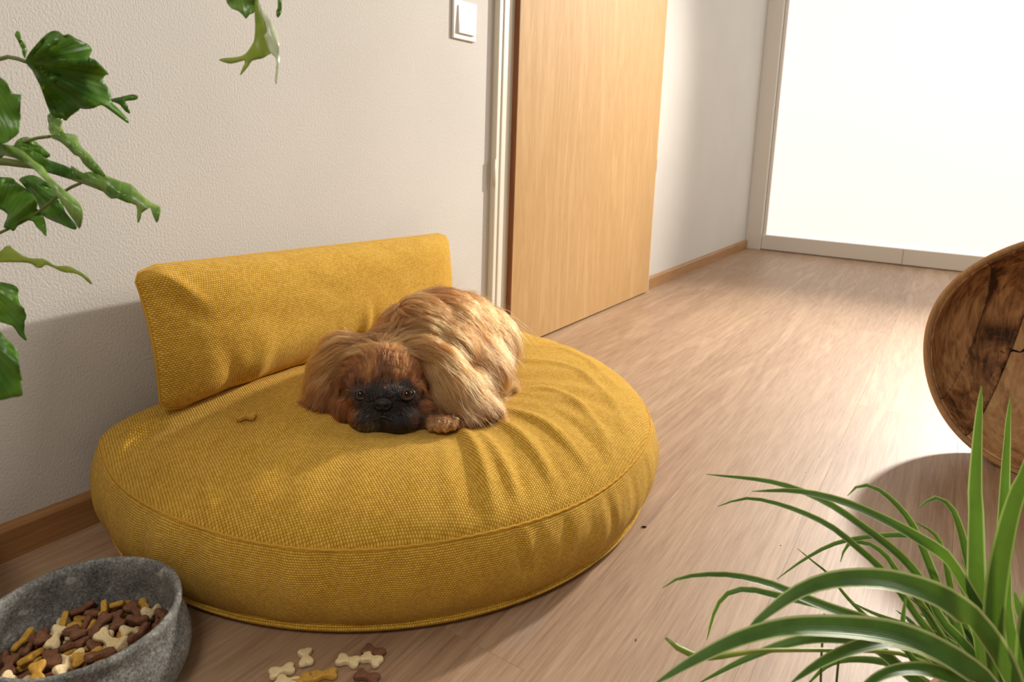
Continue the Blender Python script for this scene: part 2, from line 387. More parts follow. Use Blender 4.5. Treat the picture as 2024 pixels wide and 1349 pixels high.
bed = empty('round_pet_bed', (.24, .82, 0), 'round mustard yellow woven pet bed with flat back lying on wood floor', 'pet bed')
# angular samples by arc length
arc = np.cumsum(np.r_[0, np.hypot(np.diff(np.r_[rt, rt[0]]*np.cos(np.r_[ths, math.pi])), np.diff(np.r_[rt, rt[0]]*np.sin(np.r_[ths, math.pi])))])
NA = 560
TH = np.interp(np.linspace(0, arc[-1], NA+1)[:-1], arc, np.r_[ths, math.pi]); SA = np.linspace(0, arc[-1], NA+1)[:-1]
NR = 100; V = [(BC[0], BC[1], dome(*BC))]; UV = [(0, 0)]; Fc = []
tt = (np.arange(1, NR+1)/NR)**.85
RD = Rad(TH)
for t_ in tt:
    X = BC[0]+RD*t_*np.cos(TH); Y = BC[1]+RD*t_*np.sin(TH); Z = dome_np(X, Y)
    if t_ > .9999: Z = seam_z(TH)-.001
    for a in zip(X, Y, Z): V.append(a)
ca, sa = math.cos(.35), math.sin(.35)
V = np.array(V); UV = np.c_[V[:, 0]*ca-V[:, 1]*sa, V[:, 0]*sa+V[:, 1]*ca]
for k in range(NA): Fc.append((0, 1+k, 1+(k+1) % NA))
for i in range(NR-1):
    for k in range(NA): Fc.append((1+i*NA+k, 1+(i+1)*NA+k, 1+(i+1)*NA+(k+1) % NA, 1+i*NA+(k+1) % NA))
mesh('top_panel', V, Fc, M_fab, bed, uv=UV)
# side band
def arc_at(px_, py_):
    q = on(px_, py_, 'z', .11); return float(np.interp(math.atan2(q[1]-BC[1], q[0]-BC[0]), np.r_[ths, math.pi], arc))
CREASE = [(arc_at(a, b), w_, h_) for a, b, w_, h_ in ((330, 1000, .008, -.0045), (352, 1010, .007, .003), (420, 1040, .006, -.003), (560, 1075, .008, -.002), (650, 1085, .006, -.003), (780, 1085, .010, -.003), (905, 1075, .008, .002), (1015, 1045, .007, -.005), (1035, 1040, .008, .004), (1110, 1010, .009, -.003), (1180, 970, .010, -.003))]
nb = 26; V = []; UV = []; Fc = []
for j in range(nb+1):
    s = j/nb
    for k in range(NA+1):
        th = TH[k % NA]; zt = float(seam_z(th))
        zz = zt*(1-s)+.014*s; flat = 1 if math.cos(th) > -.5 else .2
        bul = math.sin(math.pi*s)**.8*.017*flat + (-.006*s)*flat
        sv = SA[k % NA]
        wr = .0042*noise.noise(Vector((sv*26, s*1.3, 3)))*math.sin(math.pi*s)**.5 + .0022*noise.noise(Vector((sv*75, s*2+4, 9)))*(1-s)*math.sin(math.pi*s)**.5
        for ci, (c0_, cw_, ch_) in enumerate(CREASE): wr += ch_*math.exp(-((sv-c0_-.02*s*math.sin(ci*2.))/cw_)**2)*math.sin(math.pi*min(1, s*(1.1+.5*(ci % 3))))**.7 if s*(1.1+.5*(ci % 3)) < 1 else 0
        r = RD[k % NA]+bul+wr*flat
        V.append((BC[0]+r*math.cos(th), BC[1]+r*math.sin(th), zz)); UV.append((SA[k] if k < NA else arc[-1], (1-s)*.122))
for j in range(nb):
    for k in range(NA): a = j*(NA+1)+k; Fc.append((a, a+NA+1, a+NA+2, a+1))
mesh('side_band', V, Fc, M_fab, bed, uv=UV)
V = []; UV = []; Fc = []
for j, (dr_, z) in enumerate(((-.007, .013), (-.001, .010), (-.006, .004), (-.022, .0008), (-.06, .0004))):
    for k in range(NA+1):
        th = TH[k % NA]; r = RD[k % NA]+dr_; V.append((BC[0]+r*math.cos(th), BC[1]+r*math.sin(th), z)); UV.append((SA[k] if k < NA else arc[-1], -z-j*.008))
for j in range(4):
    for k in range(NA): a = j*(NA+1)+k; Fc.append((a, a+NA+1, a+NA+2, a+1))
Fc.append(tuple(4*(NA+1)+k for k in range(NA))); mesh('base_panel', V, Fc, M_fab, bed, uv=UV)
for nm, dr_, zf, rr in (('top_seam', .0, lambda th: float(seam_z(th)), .0017), ('bottom_seam', -.006, lambda th: .0145, .0014)):
    tube(nm, [(BC[0]+(RD[k]+dr_)*math.cos(TH[k]), BC[1]+(RD[k]+dr_)*math.sin(TH[k]), zf(TH[k])+.0006*math.sin(k*1.9)) for k in range(0, NA, 1)], rr, M_fab if 0 else M_seam, bed, n=6, closed=True)
# vertical closing seam near the wall corner
thc = -2.19
tube('corner_seam', [(BC[0]+(Rad(thc)+.0165*math.sin(math.pi*s)**.8-.006*s+.0003)*math.cos(thc), BC[1]+(Rad(thc)+.0165*math.sin(math.pi*s)**.8-.006*s+.0003)*math.sin(thc), float(seam_z(thc))*(1-s)+.014*s) for s in np.linspace(0, 1, 12)], .0014, M_seam, bed, n=6)

# ------------------------------------------------------------------ bolster cushion leaning on the wall
BL = on(316, 826, 'x', .110); TL = on(256, 528, 'x', .058); TR = on(884, 459, 'x', .045); BR = on(895, 622, 'x', .085)
cu = empty('back_cushion', (.06, .80, .17), 'rectangular mustard yellow woven cushion leaning against the wall on the bed', 'cushion')
def cushion():
    NU, NV = 150, 60; V = []; UV = []; Fc = []
    for side in (1, -1):
        for j in range(NV+1):
            for i in range(NU+1):
                u = i/NU*2-1; v = j/NV*2-1
                # outline pulled in between the corners
                uu = u*(1-.03*(1-abs(v)**2)); vv = v*(1-(.015 if v > 0 else .05)*(1-abs(u)**8)); q_ = max(0, abs(u)-.90)/.10*max(0, abs(v)-.80)/.20; uu *= 1-.028*q_; vv *= 1-.085*q_
                P = (BL*(1-uu)*(1-vv)+BR*(1+uu)*(1-vv)+TL*(1-uu)*(1+vv)+TR*(1+uu)*(1+vv))/4
                nrm = np.cross(BR-BL, TL-BL); nrm = nrm/np.linalg.norm(nrm)
                if nrm[0] < 0: nrm = -nrm
                th = .066*(max(0, 1-abs(u)**5)**.6)*(max(0, 1-abs(v)**3.4)**.6)*(1-.10*u)
                th_b = th*(.85 if side < 0 else 1)
                w1 = 0
                if side > 0:
                    cs = np.array([u*3.1, v])
                    for (cu_, cv_, ax_, ay_, L_, h_, wd_) in ((-.93, .78, .55, -.8, .30, .010, .05), (-.96, .55, .4, -.5, .25, -.010, .05), (.28, .88, .5, -.2, .30, -.008, .06), (.33, .80, .6, -.3, .3, .006, .05), (.02, -.72, -.15, -.6, .35, .010, .06), (.10, -.60, .1, -.7, .3, -.006, .06), (-.62, -.80, .1, .7, .3, .008, .07), (-.75, -.7, -.2, .6, .3, -.006, .06), (-.2, -.85, .1, .5, .3, -.005, .05)):
                        d = np.array([ax_, ay_]); d /= np.hypot(*d); q = cs-np.array([cu_*3.1, cv_]); s = q@d; pp = abs(q@np.array([-d[1], d[0]]))
                        w1 += h_*math.exp(-(pp/(wd_*2))**2)*math.exp(-(s/L_/1.3)**2)
                    w1 += .0022*noise.noise(Vector((u*6, v*3, 1)))
                w1 *= min(1, (1-abs(v))*8, (1-abs(u))*10)
                P = P + nrm*(side*th_b + w1)
                sag = .0
                V.append(P); UV.append((u*.31+.5, v*.105 + (0 if side > 0 else .5)))
    n = NU+1
    for s_ in (0, 1):
        o = s_*n*(NV+1)
        for j in range(NV):
            for i in range(NU):
                f = (o+j*n+i, o+j*n+i+1, o+(j+1)*n+i+1, o+(j+1)*n+i); Fc.append(f if s_ == 0 else f[::-1])
    V = np.array(V)
    # never sink into the bed or the wall
    zb_ = dome_np(V[:, 0], V[:, 1]); inside = (V[:, 0] > .0)
    V[:, 2] = np.where(inside, np.maximum(V[:, 2], zb_+.0012), V[:, 2]); V[:, 0] = np.maximum(V[:, 0], WX+.001)
    me = mesh('front_and_back_cover', V, Fc, M_fab, cu, uv=UV)
    # welt seam round the edge
    idx = [j*n for j in range(NV, -1, -1)] + [i for i in range(1, NU+1)] + [j*n+NU for j in range(1, NV+1)] + [NV*n+i for i in range(NU-1, 0, -1)]
    tube('piping', [V[i]+np.array([.0012, 0, 0]) for i in idx], .0016, M_seam, cu, n=6, closed=True)
    return me
cushion_cover = cushion(); cushion_cover.name = "cover"

# ------------------------------------------------------------------ long-haired dog lying on the bed
def blob_mesh(name, blobs, voxel=.0028, smooth=4):
    bm = bmesh.new()
    for c, r, ax in blobs:
        r = (r, r, r) if isinstance(r, (int, float)) else r
        Mt = Matrix(((RTh[0], FWh[0], 0, c[0]), (RTh[1], FWh[1], 0, c[1]), (0, 0, 1, c[2]), (0, 0, 0, 1)))
        if ax: Mt = Mt @ Matrix.Rotation(R(ax[0]), 4, 'X') @ Matrix.Rotation(R(ax[1]), 4, 'Y') @ Matrix.Rotation(R(ax[2]), 4, 'Z')
        bmesh.ops.create_uvsphere(bm, u_segments=28, v_segments=18, radius=1, matrix=Mt @ Matrix.Diagonal((*r, 1)))
    me = bpy.data.meshes.new(name); bm.to_mesh(me); bm.free()
    o = bpy.data.objects.new(name, me); COL.objects.link(o)
    m = o.modifiers.new('r', 'REMESH'); m.mode = 'VOXEL'; m.voxel_size = voxel
    m2 = o.modifiers.new('s', 'SMOOTH'); m2.factor = .5; m2.iterations = smooth
    dg = bpy.context.evaluated_depsgraph_get(); dg.update(); me2 = bpy.data.meshes.new_from_object(o.evaluated_get(dg))
    bpy.data.objects.remove(o); bpy.data.meshes.remove(me); me2.name = name; return me2
RTh = np.array([.8325, .5540, 0]); FWh = np.array([-.5540, .8325, 0])      # image-right and away, level
# blobs: (pixel x, pixel y, forward distance), radii (right, away, up)
def B(px, py, d, r, ax=None): return (at(px, py, d), r, ax)
body = [B(757, 752, .965, (.066, .056, .055)), B(757, 722, .985, (.062, .05, .045)),            # skull
        B(757, 806, .922, (.040, .030, .034)), B(728, 824, .915, (.025, .022, .019)), B(788, 826, .915, (.028, .022, .019)),   # muzzle, flews
        B(757, 786, .925, (.050, .032, .026)), B(700, 806, .945, (.028, .03, .027)), B(825, 812, .945, (.034, .03, .026)),      # cheeks
        B(757, 838, .925, (.032, .022, .012)), B(713, 768, .932, (.022, .018, .016)), B(805, 768, .932, (.022, .018, .016)),   # chin, brows
        B(684, 706, .985, (.034, .032, .032)), B(662, 740, .975, (.029, .026, .036)), B(650, 778, .962, (.026, .022, .030)), B(640, 797, .958, (.024, .02, .016)),   # left ear
        B(830, 708, .985, (.036, .032, .032)), B(862, 742, .975, (.032, .026, .036)), B(893, 780, .965, (.032, .024, .030)), B(930, 812, .960, (.030, .02, .017)), B(958, 816, .960, (.018, .014, .012)),
        B(800, 700, 1.02, (.065, .06, .05)), B(830, 660, 1.05, (.062, .07, .055)), B(865, 700, 1.04, (.055, .06, .06)),          # neck and chest
        B(868, 652, 1.09, (.066, .08, .060)), B(905, 664, 1.13, (.064, .08, .064)), B(940, 678, 1.15, (.060, .08, .058)), B(968, 684, 1.16, (.038, .05, .044)),   # back, rump
        B(918, 720, 1.08, (.060, .06, .055)), B(955, 730, 1.07, (.036, .05, .036)), B(800, 770, 1.00, (.07, .05, .04)), B(890, 770, 1.02, (.055, .05, .035)),   # flank, haunch
        B(905, 818, .965, (.034, .05, .017)), B(876, 830, .940, (.024, .034, .013)),                                            # foreleg
        B(853, 836, .916, (.0052, .014, .0085)), B(867, 838, .909, (.0056, .015, .0095)), B(882, 838, .908, (.0056, .015, .0095)), B(897, 836, .914, (.0052, .014, .0085))]  # toes
bme = blob_mesh('body', body)
dogc = at(850, 740, 1.02); dogc = np.array([dogc[0], dogc[1], .18])
dog = empty('dog', tuple(dogc), 'long-haired golden brown dog with dark muzzle lying curled on the yellow bed', 'dog')
NVb = len(bme.vertices); Vb = np.zeros(NVb*3); bme.vertices.foreach_get('co', Vb); Vb = Vb.reshape(-1, 3)
gz = dome_np(Vb[:, 0], Vb[:, 1]); Vb[:, 2] = np.maximum(Vb[:, 2], gz+.0006); bme.vertices.foreach_set('co', Vb.ravel()); bme.update()
# groom anchors: x, y, dir x, dir y, hair length, colour, lift
BLK = (.012, .009, .008); DKB = (.045, .020, .011); RUST = (.20, .056, .012); RUS2 = (.27, .085, .020); GOLD = (.37, .140, .036); PALE = (.43, .180, .056); CRM = (.50, .235, .085); BRN = (.14, .048, .014)
A = [(757, 835, 0, 1, .006, BLK, .5), (722, 822, -.7, .6, .009, BLK, .5), (735, 842, -.3, .9, .008, (.05, .04, .035), .5), (792, 830, .5, .7, .009, BLK, .5), (825, 832, .8, .3, .012, DKB, .5),
     (757, 812, 0, 1, .003, BLK, .3), (735, 805, -.8, .3, .005, BLK, .4), (780, 805, .8, .3, .005, BLK, .4), (757, 782, 0, -1, .004, BLK, .4), (757, 766, 0, -1, .006, DKB, .5), (740, 772, -.2, -1, .005, BLK, .5), (776, 772, .2, -1, .005, BLK, .5),
     (713, 796, -.6, .8, .005, BLK, .3), (805, 798, .5, .8, .006, BLK, .3), (695, 782, -1, .2, .006, DKB, .4), (824, 782, 1, .2, .007, DKB, .4), (713, 764, -.2, -1, .005, DKB, .4), (800, 763, .3, -1, .006, BLK, .4), (728, 782, 0, -.5, .003, BLK, .3), (788, 782, 0, -.5, .003, BLK, .3),
     (688, 800, -.7, .6, .011, RUST, .5), (700, 815, -.6, .7, .011, BRN, .5), (708, 830, -.6, .7, .009, DKB, .5), (960, 690, .5, 1, .09, RUST, .5), (645, 814, -.2, .8, .02, DKB, .3), (622, 808, -.4, .8, .02, DKB, .3), (915, 665, .7, .8, .09, RUST, .5), (840, 800, .9, .4, .012, RUST, .5), (845, 785, .9, .5, .014, BRN, .5), (850, 815, .9, .4, .012, DKB, .5),
     (757, 748, 0, -1, .010, BRN, .5), (754, 728, 0, -1, .014, BRN, .5), (757, 708, 0, -1, .018, RUST, .5), (725, 745, -.3, -1, .011, RUS2, .5), (790, 745, .3, -1, .011, RUS2, .5), (700, 748, -.6, -.8, .012, RUST, .5), (818, 745, .6, -.6, .014, RUST, .5),
     (770, 725, .2, -1, .016, RUS2, .5), (735, 725, -.2, -1, .016, RUS2, .5), (805, 722, .6, -.8, .02, RUS2, .6), (710, 722, -.6, -.7, .02, RUS2, .6), (690, 745, -.6, .5, .03, BRN, .5), (838, 750, .6, .8, .03, RUST, .5),
     (745, 690, -.5, -.6, .03, GOLD, .6), (775, 690, .6, -.6, .03, GOLD, .6), (710, 690, -1, 0, .05, PALE, .6), (810, 690, 1, 0, .055, PALE, .6), (760, 668, .1, -.8, .03, PALE, .6),
     (690, 688, -1, .6, .075, GOLD, .5), (668, 705, -.7, 1, .075, PALE, .5), (675, 740, -.4, 1, .06, BRN, .4), (648, 745, -.35, 1, .06, GOLD, .4), (655, 780, -.3, 1, .045, RUS2, .4), (630, 780, -.6, 1, .04, GOLD, .4), (630, 802, .1, .6, .028, DKB, .3), (655, 805, .3, .8, .022, BRN, .3), (615, 795, -.5, .9, .02, DKB, .3),
     (832, 690, .9, .6, .10, GOLD, .5), (850, 712, .6, 1, .10, PALE, .5), (858, 750, .45, 1, .08, PALE, .4), (885, 745, .5, 1, .08, CRM, .4), (880, 785, .7, .9, .06, PALE, .4), (905, 780, .8, .8, .065, GOLD, .4), (925, 802, 1, .35, .05, PALE, .4), (950, 810, 1, .1, .04, GOLD, .4), (945, 825, .8, -.2, .02, DKB, .4), (965, 815, .8, -.6, .02, DKB, .4), (915, 826, 1, .3, .02, BRN, .3),
     (800, 655, .5, -.2, .04, PALE, .6), (775, 640, -.6, .4, .035, RUST, .5), (735, 655, -.9, .5, .03, BRN, .5), (830, 640, .6, .2, .05, PALE, .7), (825, 612, .5, .2, .045, GOLD, .6), (845, 660, .7, .6, .07, PALE, .6),
     (845, 590, .9, -.1, .05, RUST, .5), (875, 578, 1, .15, .06, RUST, .5), (910, 590, 1, .3, .07, RUS2, .5), (880, 610, 1, .35, .08, GOLD, .5), (900, 640, .8, .7, .10, RUST, .5), (870, 650, .8, .7, .09, GOLD, .5),
     (945, 605, 1, .4, .07, GOLD, .5), (980, 620, .9, .6, .08, GOLD, .5), (1005, 640, .8, .8, .08, GOLD, .5), (1025, 660, .8, .7, .07, PALE, .5), (950, 640, .8, .8, .09, RUS2, .5), (985, 665, .5, 1, .08, GOLD, .4), (1000, 700, .2, 1, .05, CRM, .4),
     (880, 690, .6, .9, .10, GOLD, .5), (915, 690, .6, .9, .10, GOLD, .5), (945, 690, .5, .9, .09, RUS2, .4), (965, 720, .3, 1, .07, GOLD, .4), (900, 730, .5, 1, .09, PALE, .5), (930, 740, .5, 1, .08, GOLD, .4), (960, 755, .6, .8, .08, RUS2, .5), (925, 775, .8, .7, .06, PALE, .4), (955, 785, 1, .2, .07, CRM, .5), (985, 770, 1, .3, .07, CRM, .5),
     (880, 828, -.3, .6, .006, GOLD, .5), (900, 822, .2, .6, .010, BRN, .5), (860, 838, 0, .5, .004, CRM, .5), (872, 840, 0, .5, .004, CRM, .5), (886, 841, 0, .5, .004, CRM, .5), (898, 840, 0, .5, .004, GOLD, .5), (860, 822, -.4, .5, .008, RUST, .5)]
AP = np.array([a[:2] for a in A], float); AD = np.array([a[2:4] for a in A], float); AL = np.array([a[4] for a in A]); AC = np.array([a[5] for a in A]); AF = np.array([a[6] for a in A]); AF = np.where(AL < .03, AF*.35, AF)
AD /= np.linalg.norm(AD, axis=1)[:, None]
def groom(P):
    x, y, z = proj(P); d2 = (x[:, None]-AP[:, 0])**2+(y[:, None]-AP[:, 1])**2; W = 1/(d2+30)**2.2; W /= W.sum(1)[:, None]
    return W@AD, W@AL, W@AC, W@AF
_, _, cb, _ = groom(Vb)
nc = np.c_[cb*.75, np.ones(NVb)]
if not bme.color_attributes: pass
a_ = bme.color_attributes.new('Col', 'FLOAT_COLOR', 'POINT'); a_.data.foreach_set('color', nc.ravel())
bme.materials.clear(); bme.materials.append(m_attr('dog_skin')); bme.polygons.foreach_set('use_smooth', [True]*len(bme.polygons))
bvh = BVHTree.FromPolygons([tuple(v) for v in Vb], [tuple(p.vertices) for p in bme.polygons])
# surface samples
bme.calc_loop_triangles(); T = np.zeros(len(bme.loop_triangles)*3, int); bme.loop_triangles.foreach_get('vertices', T); T = T.reshape(-1, 3)
e1 = Vb[T[:, 1]]-Vb[T[:, 0]]; e2 = Vb[T[:, 2]]-Vb[T[:, 0]]; cr = np.cross(e1, e2); ar = np.linalg.norm(cr, axis=1); nrmT = cr/np.maximum(ar, 1e-12)[:, None]
cen = Vb[T].mean(1); gz = dome_np(cen[:, 0], cen[:, 1]); ar = ar*(cen[:, 2] > gz+.004)
cx_, cy_, _z = proj(cen)
EYES = [((713, 781), .0092, .9045), ((805, 781), .0098, .9035)]
def near_px(x, y, c, r): return (x-c[0])**2+(y-c[1])**2 < r*r
skip = np.zeros(len(ar), bool)
front = (nrmT@FWh) < .2
for c, _, _ in EYES: skip |= near_px(cx_, cy_, c, 10.8) & front & (_z < .95)
skip |= near_px(cx_, cy_, (757, 801), 15) & front & (_z < .93)
ar = np.where(skip, 0, ar)
dens = np.where((np.abs(cx_-790) < 122) & (cy_ > 700) & front, 2.6, 1.0)      # denser short face coat
def sample(n, wt):
    i = rng.choice(len(T), n, p=wt/wt.sum()); u = rng.random(n); v = rng.random(n); f = u+v > 1; u[f] = 1-u[f]; v[f] = 1-v[f]
    return Vb[T[i, 0]]+u[:, None]*e1[i]+v[:, None]*e2[i], nrmT[i]
NG = 6500; K = 9
GP, GN = sample(NG, ar*dens)
gd, gl, gc, gf = groom(GP)
paths = np.zeros((NG, K, 3)); paths[:, 0] = GP
gr = rng.normal(size=(NG, 3))
U3 = RT; W3 = DN
for i in range(NG):
    p = Vector(GP[i]); n = Vector(GN[i]); L = gl[i]*random.uniform(.75, 1.15); st = L/(K-1)
    nz = noise.noise_vector(p*28)*(.16+.28*min(1, L/.05)) + noise.noise_vector(p*90)*(.08+.16*min(1, L/.05))
    d = Vector(U3*gd[i, 0]+W3*gd[i, 1]) + nz
    hmin = .0012+.05*L*random.uniform(.4, 1.6)
    for k in range(1, K):
        tng = d - n*d.dot(n)
        if tng.length < .25: tng = tng + Vector((0, 0, -.5))
        tng.normalize(); s = k/(K-1)
        q = p + (tng + n*(gf[i]*(1-s*1.6)) + Vector((0, 0, -.25*s))).normalized()*st
        c, nn, ix, dist = bvh.find_nearest(q)
        if c is not None:
            sd = (q-c).dot(nn); h = hmin*min(1, s*3)
            if sd < h: q = c + nn*h
            if dist < .03: n = nn
        p = q; paths[i, k] = p
        if L > .02 and k < K-1:
            d = d*.65 + Vector(U3*1.0*gd[i, 0]+W3*gd[i, 1])*.35
fl_ = paths.reshape(-1, 3); gz = dome_np(fl_[:, 0], fl_[:, 1]); fl_[:, 2] = np.maximum(fl_[:, 2], gz+.001); paths = fl_.reshape(NG, K, 3)
kd = KDTree(NG)
for i in range(NG): kd.insert(GP[i], i)
kd.balance()
NS = 135000
SP, SN = sample(NS, ar*dens); near = np.array([kd.find(p)[1] for p in SP])
sd_, sl_, sc_, sf_ = groom(SP)
fly = rng.random(NS) < .05
off = SP-GP[near]; sK = np.linspace(0, 1, K)
clump = rng.uniform(.55, .97, NS); clump = np.where(gl[near] < .03, clump*.25, clump)
Lg = gl[near]
curl = rng.normal(size=(NS, 3))*.055*Lg[:, None]; curl[fly] *= 3.2; curl2 = rng.normal(size=(NS, 3))*.02*Lg[:, None]
cut = rng.uniform(.7, 1.0, NS)
tks = sK[None, :]*cut[:, None]                                        # trimmed parameter
ip = tks*(K-1); i0 = np.clip(ip.astype(int), 0, K-2); fr = (ip-i0)[..., None]
Pn = paths[near]; ii = np.arange(NS)[:, None]
H = Pn[ii, i0]*(1-fr)+Pn[ii, i0+1]*fr
H = H + off[:, None, :]*(1-clump[:, None, None]*tks[..., None]) + curl[:, None, :]*(tks[..., None]**1.6) + curl2[:, None, :]*np.sin(tks*9)[..., None]
hf = H.reshape(-1, 3); gz = dome_np(hf[:, 0], hf[:, 1]); hf[:, 2] = np.maximum(hf[:, 2], gz+.0006)
tone_g = np.exp(rng.normal(-.12, .42, NG)); tone = tone_g[near]*np.exp(rng.normal(0, .25, NS))
lowf = np.array([noise.noise(Vector(p)*45) for p in GP])[near]
tone *= 1+.5*lowf
gcol = groom(paths.reshape(-1, 3))[2].reshape(NG, K, 3)[near]
colr = tone[:, None]*np.ones((1, 3))
grey = (rng.random(NS) < .10) & (SP[:, 2] < .25) & near_px(*proj(SP)[:2], (728, 828), 26)
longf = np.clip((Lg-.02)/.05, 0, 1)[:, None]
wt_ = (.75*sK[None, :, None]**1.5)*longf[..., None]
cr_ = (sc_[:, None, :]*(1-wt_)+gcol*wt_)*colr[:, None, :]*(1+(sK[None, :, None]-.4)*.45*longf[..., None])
cr_[grey] = (.35, .33, .30)
cr_ = np.clip(cr_, .006, .88)
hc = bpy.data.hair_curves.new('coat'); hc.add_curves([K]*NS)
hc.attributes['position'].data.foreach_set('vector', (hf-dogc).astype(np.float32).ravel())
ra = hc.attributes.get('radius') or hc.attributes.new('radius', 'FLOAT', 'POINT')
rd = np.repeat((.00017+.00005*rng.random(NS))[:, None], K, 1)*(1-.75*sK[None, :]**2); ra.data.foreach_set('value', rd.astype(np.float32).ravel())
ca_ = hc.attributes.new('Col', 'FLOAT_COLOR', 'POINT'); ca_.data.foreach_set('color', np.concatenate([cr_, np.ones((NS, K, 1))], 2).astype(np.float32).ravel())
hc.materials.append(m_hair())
bod = put('body', bme, dog)
for v in bme.vertices: v.co -= Vector(dogc)
coat = put('coat', hc, dog); coat['kind'] = 'stuff'; coat['label'] = 'long silky golden and rust coat'
# eyes
def m_eye():
    t = NT('dog_eye'); sp = t.n('ShaderNodeSeparateXYZ'); t.l(t.n('ShaderNodeTexCoord').outputs['Object'], sp.inputs[0])
    r = t.math('SQRT', t.math('ADD', t.math('POWER', sp.outputs[0], 2.), t.math('POWER', sp.outputs[1], 2.)))
    t.col(t.ramp(t.math('MULTIPLY', r, 100.), [(.36, (.002, .0015, .0015)), (.44, (.060, .018, .005)), (.64, (.085, .026, .007)), (.74, (.006, .003, .003))]))
    t.rough(.05, .5); return t.m
M_eye = m_eye(); M_lid = m_plain('dark_eyelid', (.012, .008, .007), .35); M_nose = NT('wet_black_nose'); M_nose.col((.012, .011, .011)); M_nose.rough(.42, .3)
M_nose.bump(M_nose.noise(M_nose.n('ShaderNodeTexCoord').outputs['Object'], 900, 2, .6), .4, .0006); M_nose = M_nose.m
for (px_, py_), r, d_ in EYES:
    c = at(px_, py_, d_); bm = bmesh.new(); bmesh.ops.create_uvsphere(bm, u_segments=32, v_segments=20, radius=r)
    me = bpy.data.meshes.new('eye'); bm.to_mesh(me); bm.free(); me.shade_smooth(); me.materials.append(M_eye)
    e = put('eye', me, dog); e.location = Vector(c-dogc)
    look = Vector(CAM-c); look = look + Vector((0, 0, .16)); e.rotation_euler = look.to_track_quat('Z', 'Y').to_euler(); e['label'] = 'glossy dark brown eye'
    q = look.to_track_quat('Z', 'Y').to_matrix()
    tube('eyelid', [Vector(c)+q@Vector((r*.93*math.cos(a), r*.70*math.sin(a), r*.60)) for a in np.linspace(0, 2*math.pi, 25)[:-1]], .0017, M_lid, dog, n=8, closed=True)
# nose leather with two nostrils
bm = bmesh.new(); nc_ = at(757, 800, .893)
bmesh.ops.create_icosphere(bm, subdivisions=5, radius=1)
for v in bm.verts:
    x, y, z = v.co
    wv = .0125*(1+.10*z); q = Vector((x*wv, y*.008, z*.0085))
    for sx in (-1, 1):
        dd = math.hypot((x-sx*.45)/.20, (z+.12)/.26)
        if y < 0: q.y += .0042*math.exp(-dd**2)
    if y < 0: q.y += .0018*math.exp(-(x/.09)**2)*(1 if z < .2 else .3)
    v.co = Vector(nc_) + Vector(RTh)*q.x + Vector(FWh)*q.y + Vector((0, 0, q.z))
bm_obj('nose', bm, M_nose, dog)
# mouth line
tube('mouth_line', spline([at(722, 836, .903), at(738, 832, .893), at(757, 824, .890), at(776, 832, .893), at(796, 838, .901)], 16), .0013, M_lid, dog, n=6)

# ------------------------------------------------------------------ stoneware bowl with treats
SB = np.array([.2965, .2724, 0.0])
sb = empty('stone_bowl', tuple(SB), 'rough grey stoneware bowl filled with bone treats on the floor', 'bowl')
prof = [(0, .0003), (.070, .0003), (.080, .002), (.0905, .012), (.0965, .028), (.0975, .042), (.0945, .056), (.0900, .066), (.0885, .072), (.0900, .079), (.0912, .083), (.0905, .0865), (.0880, .088), (.0852, .0868), (.0838, .083), (.0832, .074), (.0845, .060), (.0848, .045), (.080, .028), (.070, .018), (.045, .0135), (0, .013)]
prof = spline([(a, 0, b) for a, b in prof], 70)[:, [0, 2]]; prof[:, 0] = np.maximum(prof[:, 0], 0); prof[0, 0] = prof[-1, 0] = 0
n = 128; V = []; Fc = []
for r, z in prof:
    for k in range(n):
        a = 2*math.pi*k/n; wv = 1+.010*noise.noise(Vector((math.cos(a)*1.5, math.sin(a)*1.5, z*20)))+.003*noise.noise(Vector((math.cos(a)*9, math.sin(a)*9, z*90)))
        V.append((SB[0]+r*wv*math.cos(a), SB[1]+r*wv*math.sin(a), z+(.0008*noise.noise(Vector((math.cos(a)*3, math.sin(a)*3, 5))) if z > .02 else 0)))
for i in range(len(prof)-1):
    for k in range(n): Fc.append((i*n+k, i*n+(k+1) % n, (i+1)*n+(k+1) % n, (i+1)*n+k))
mesh('vessel', V, Fc, M_stone, sb)

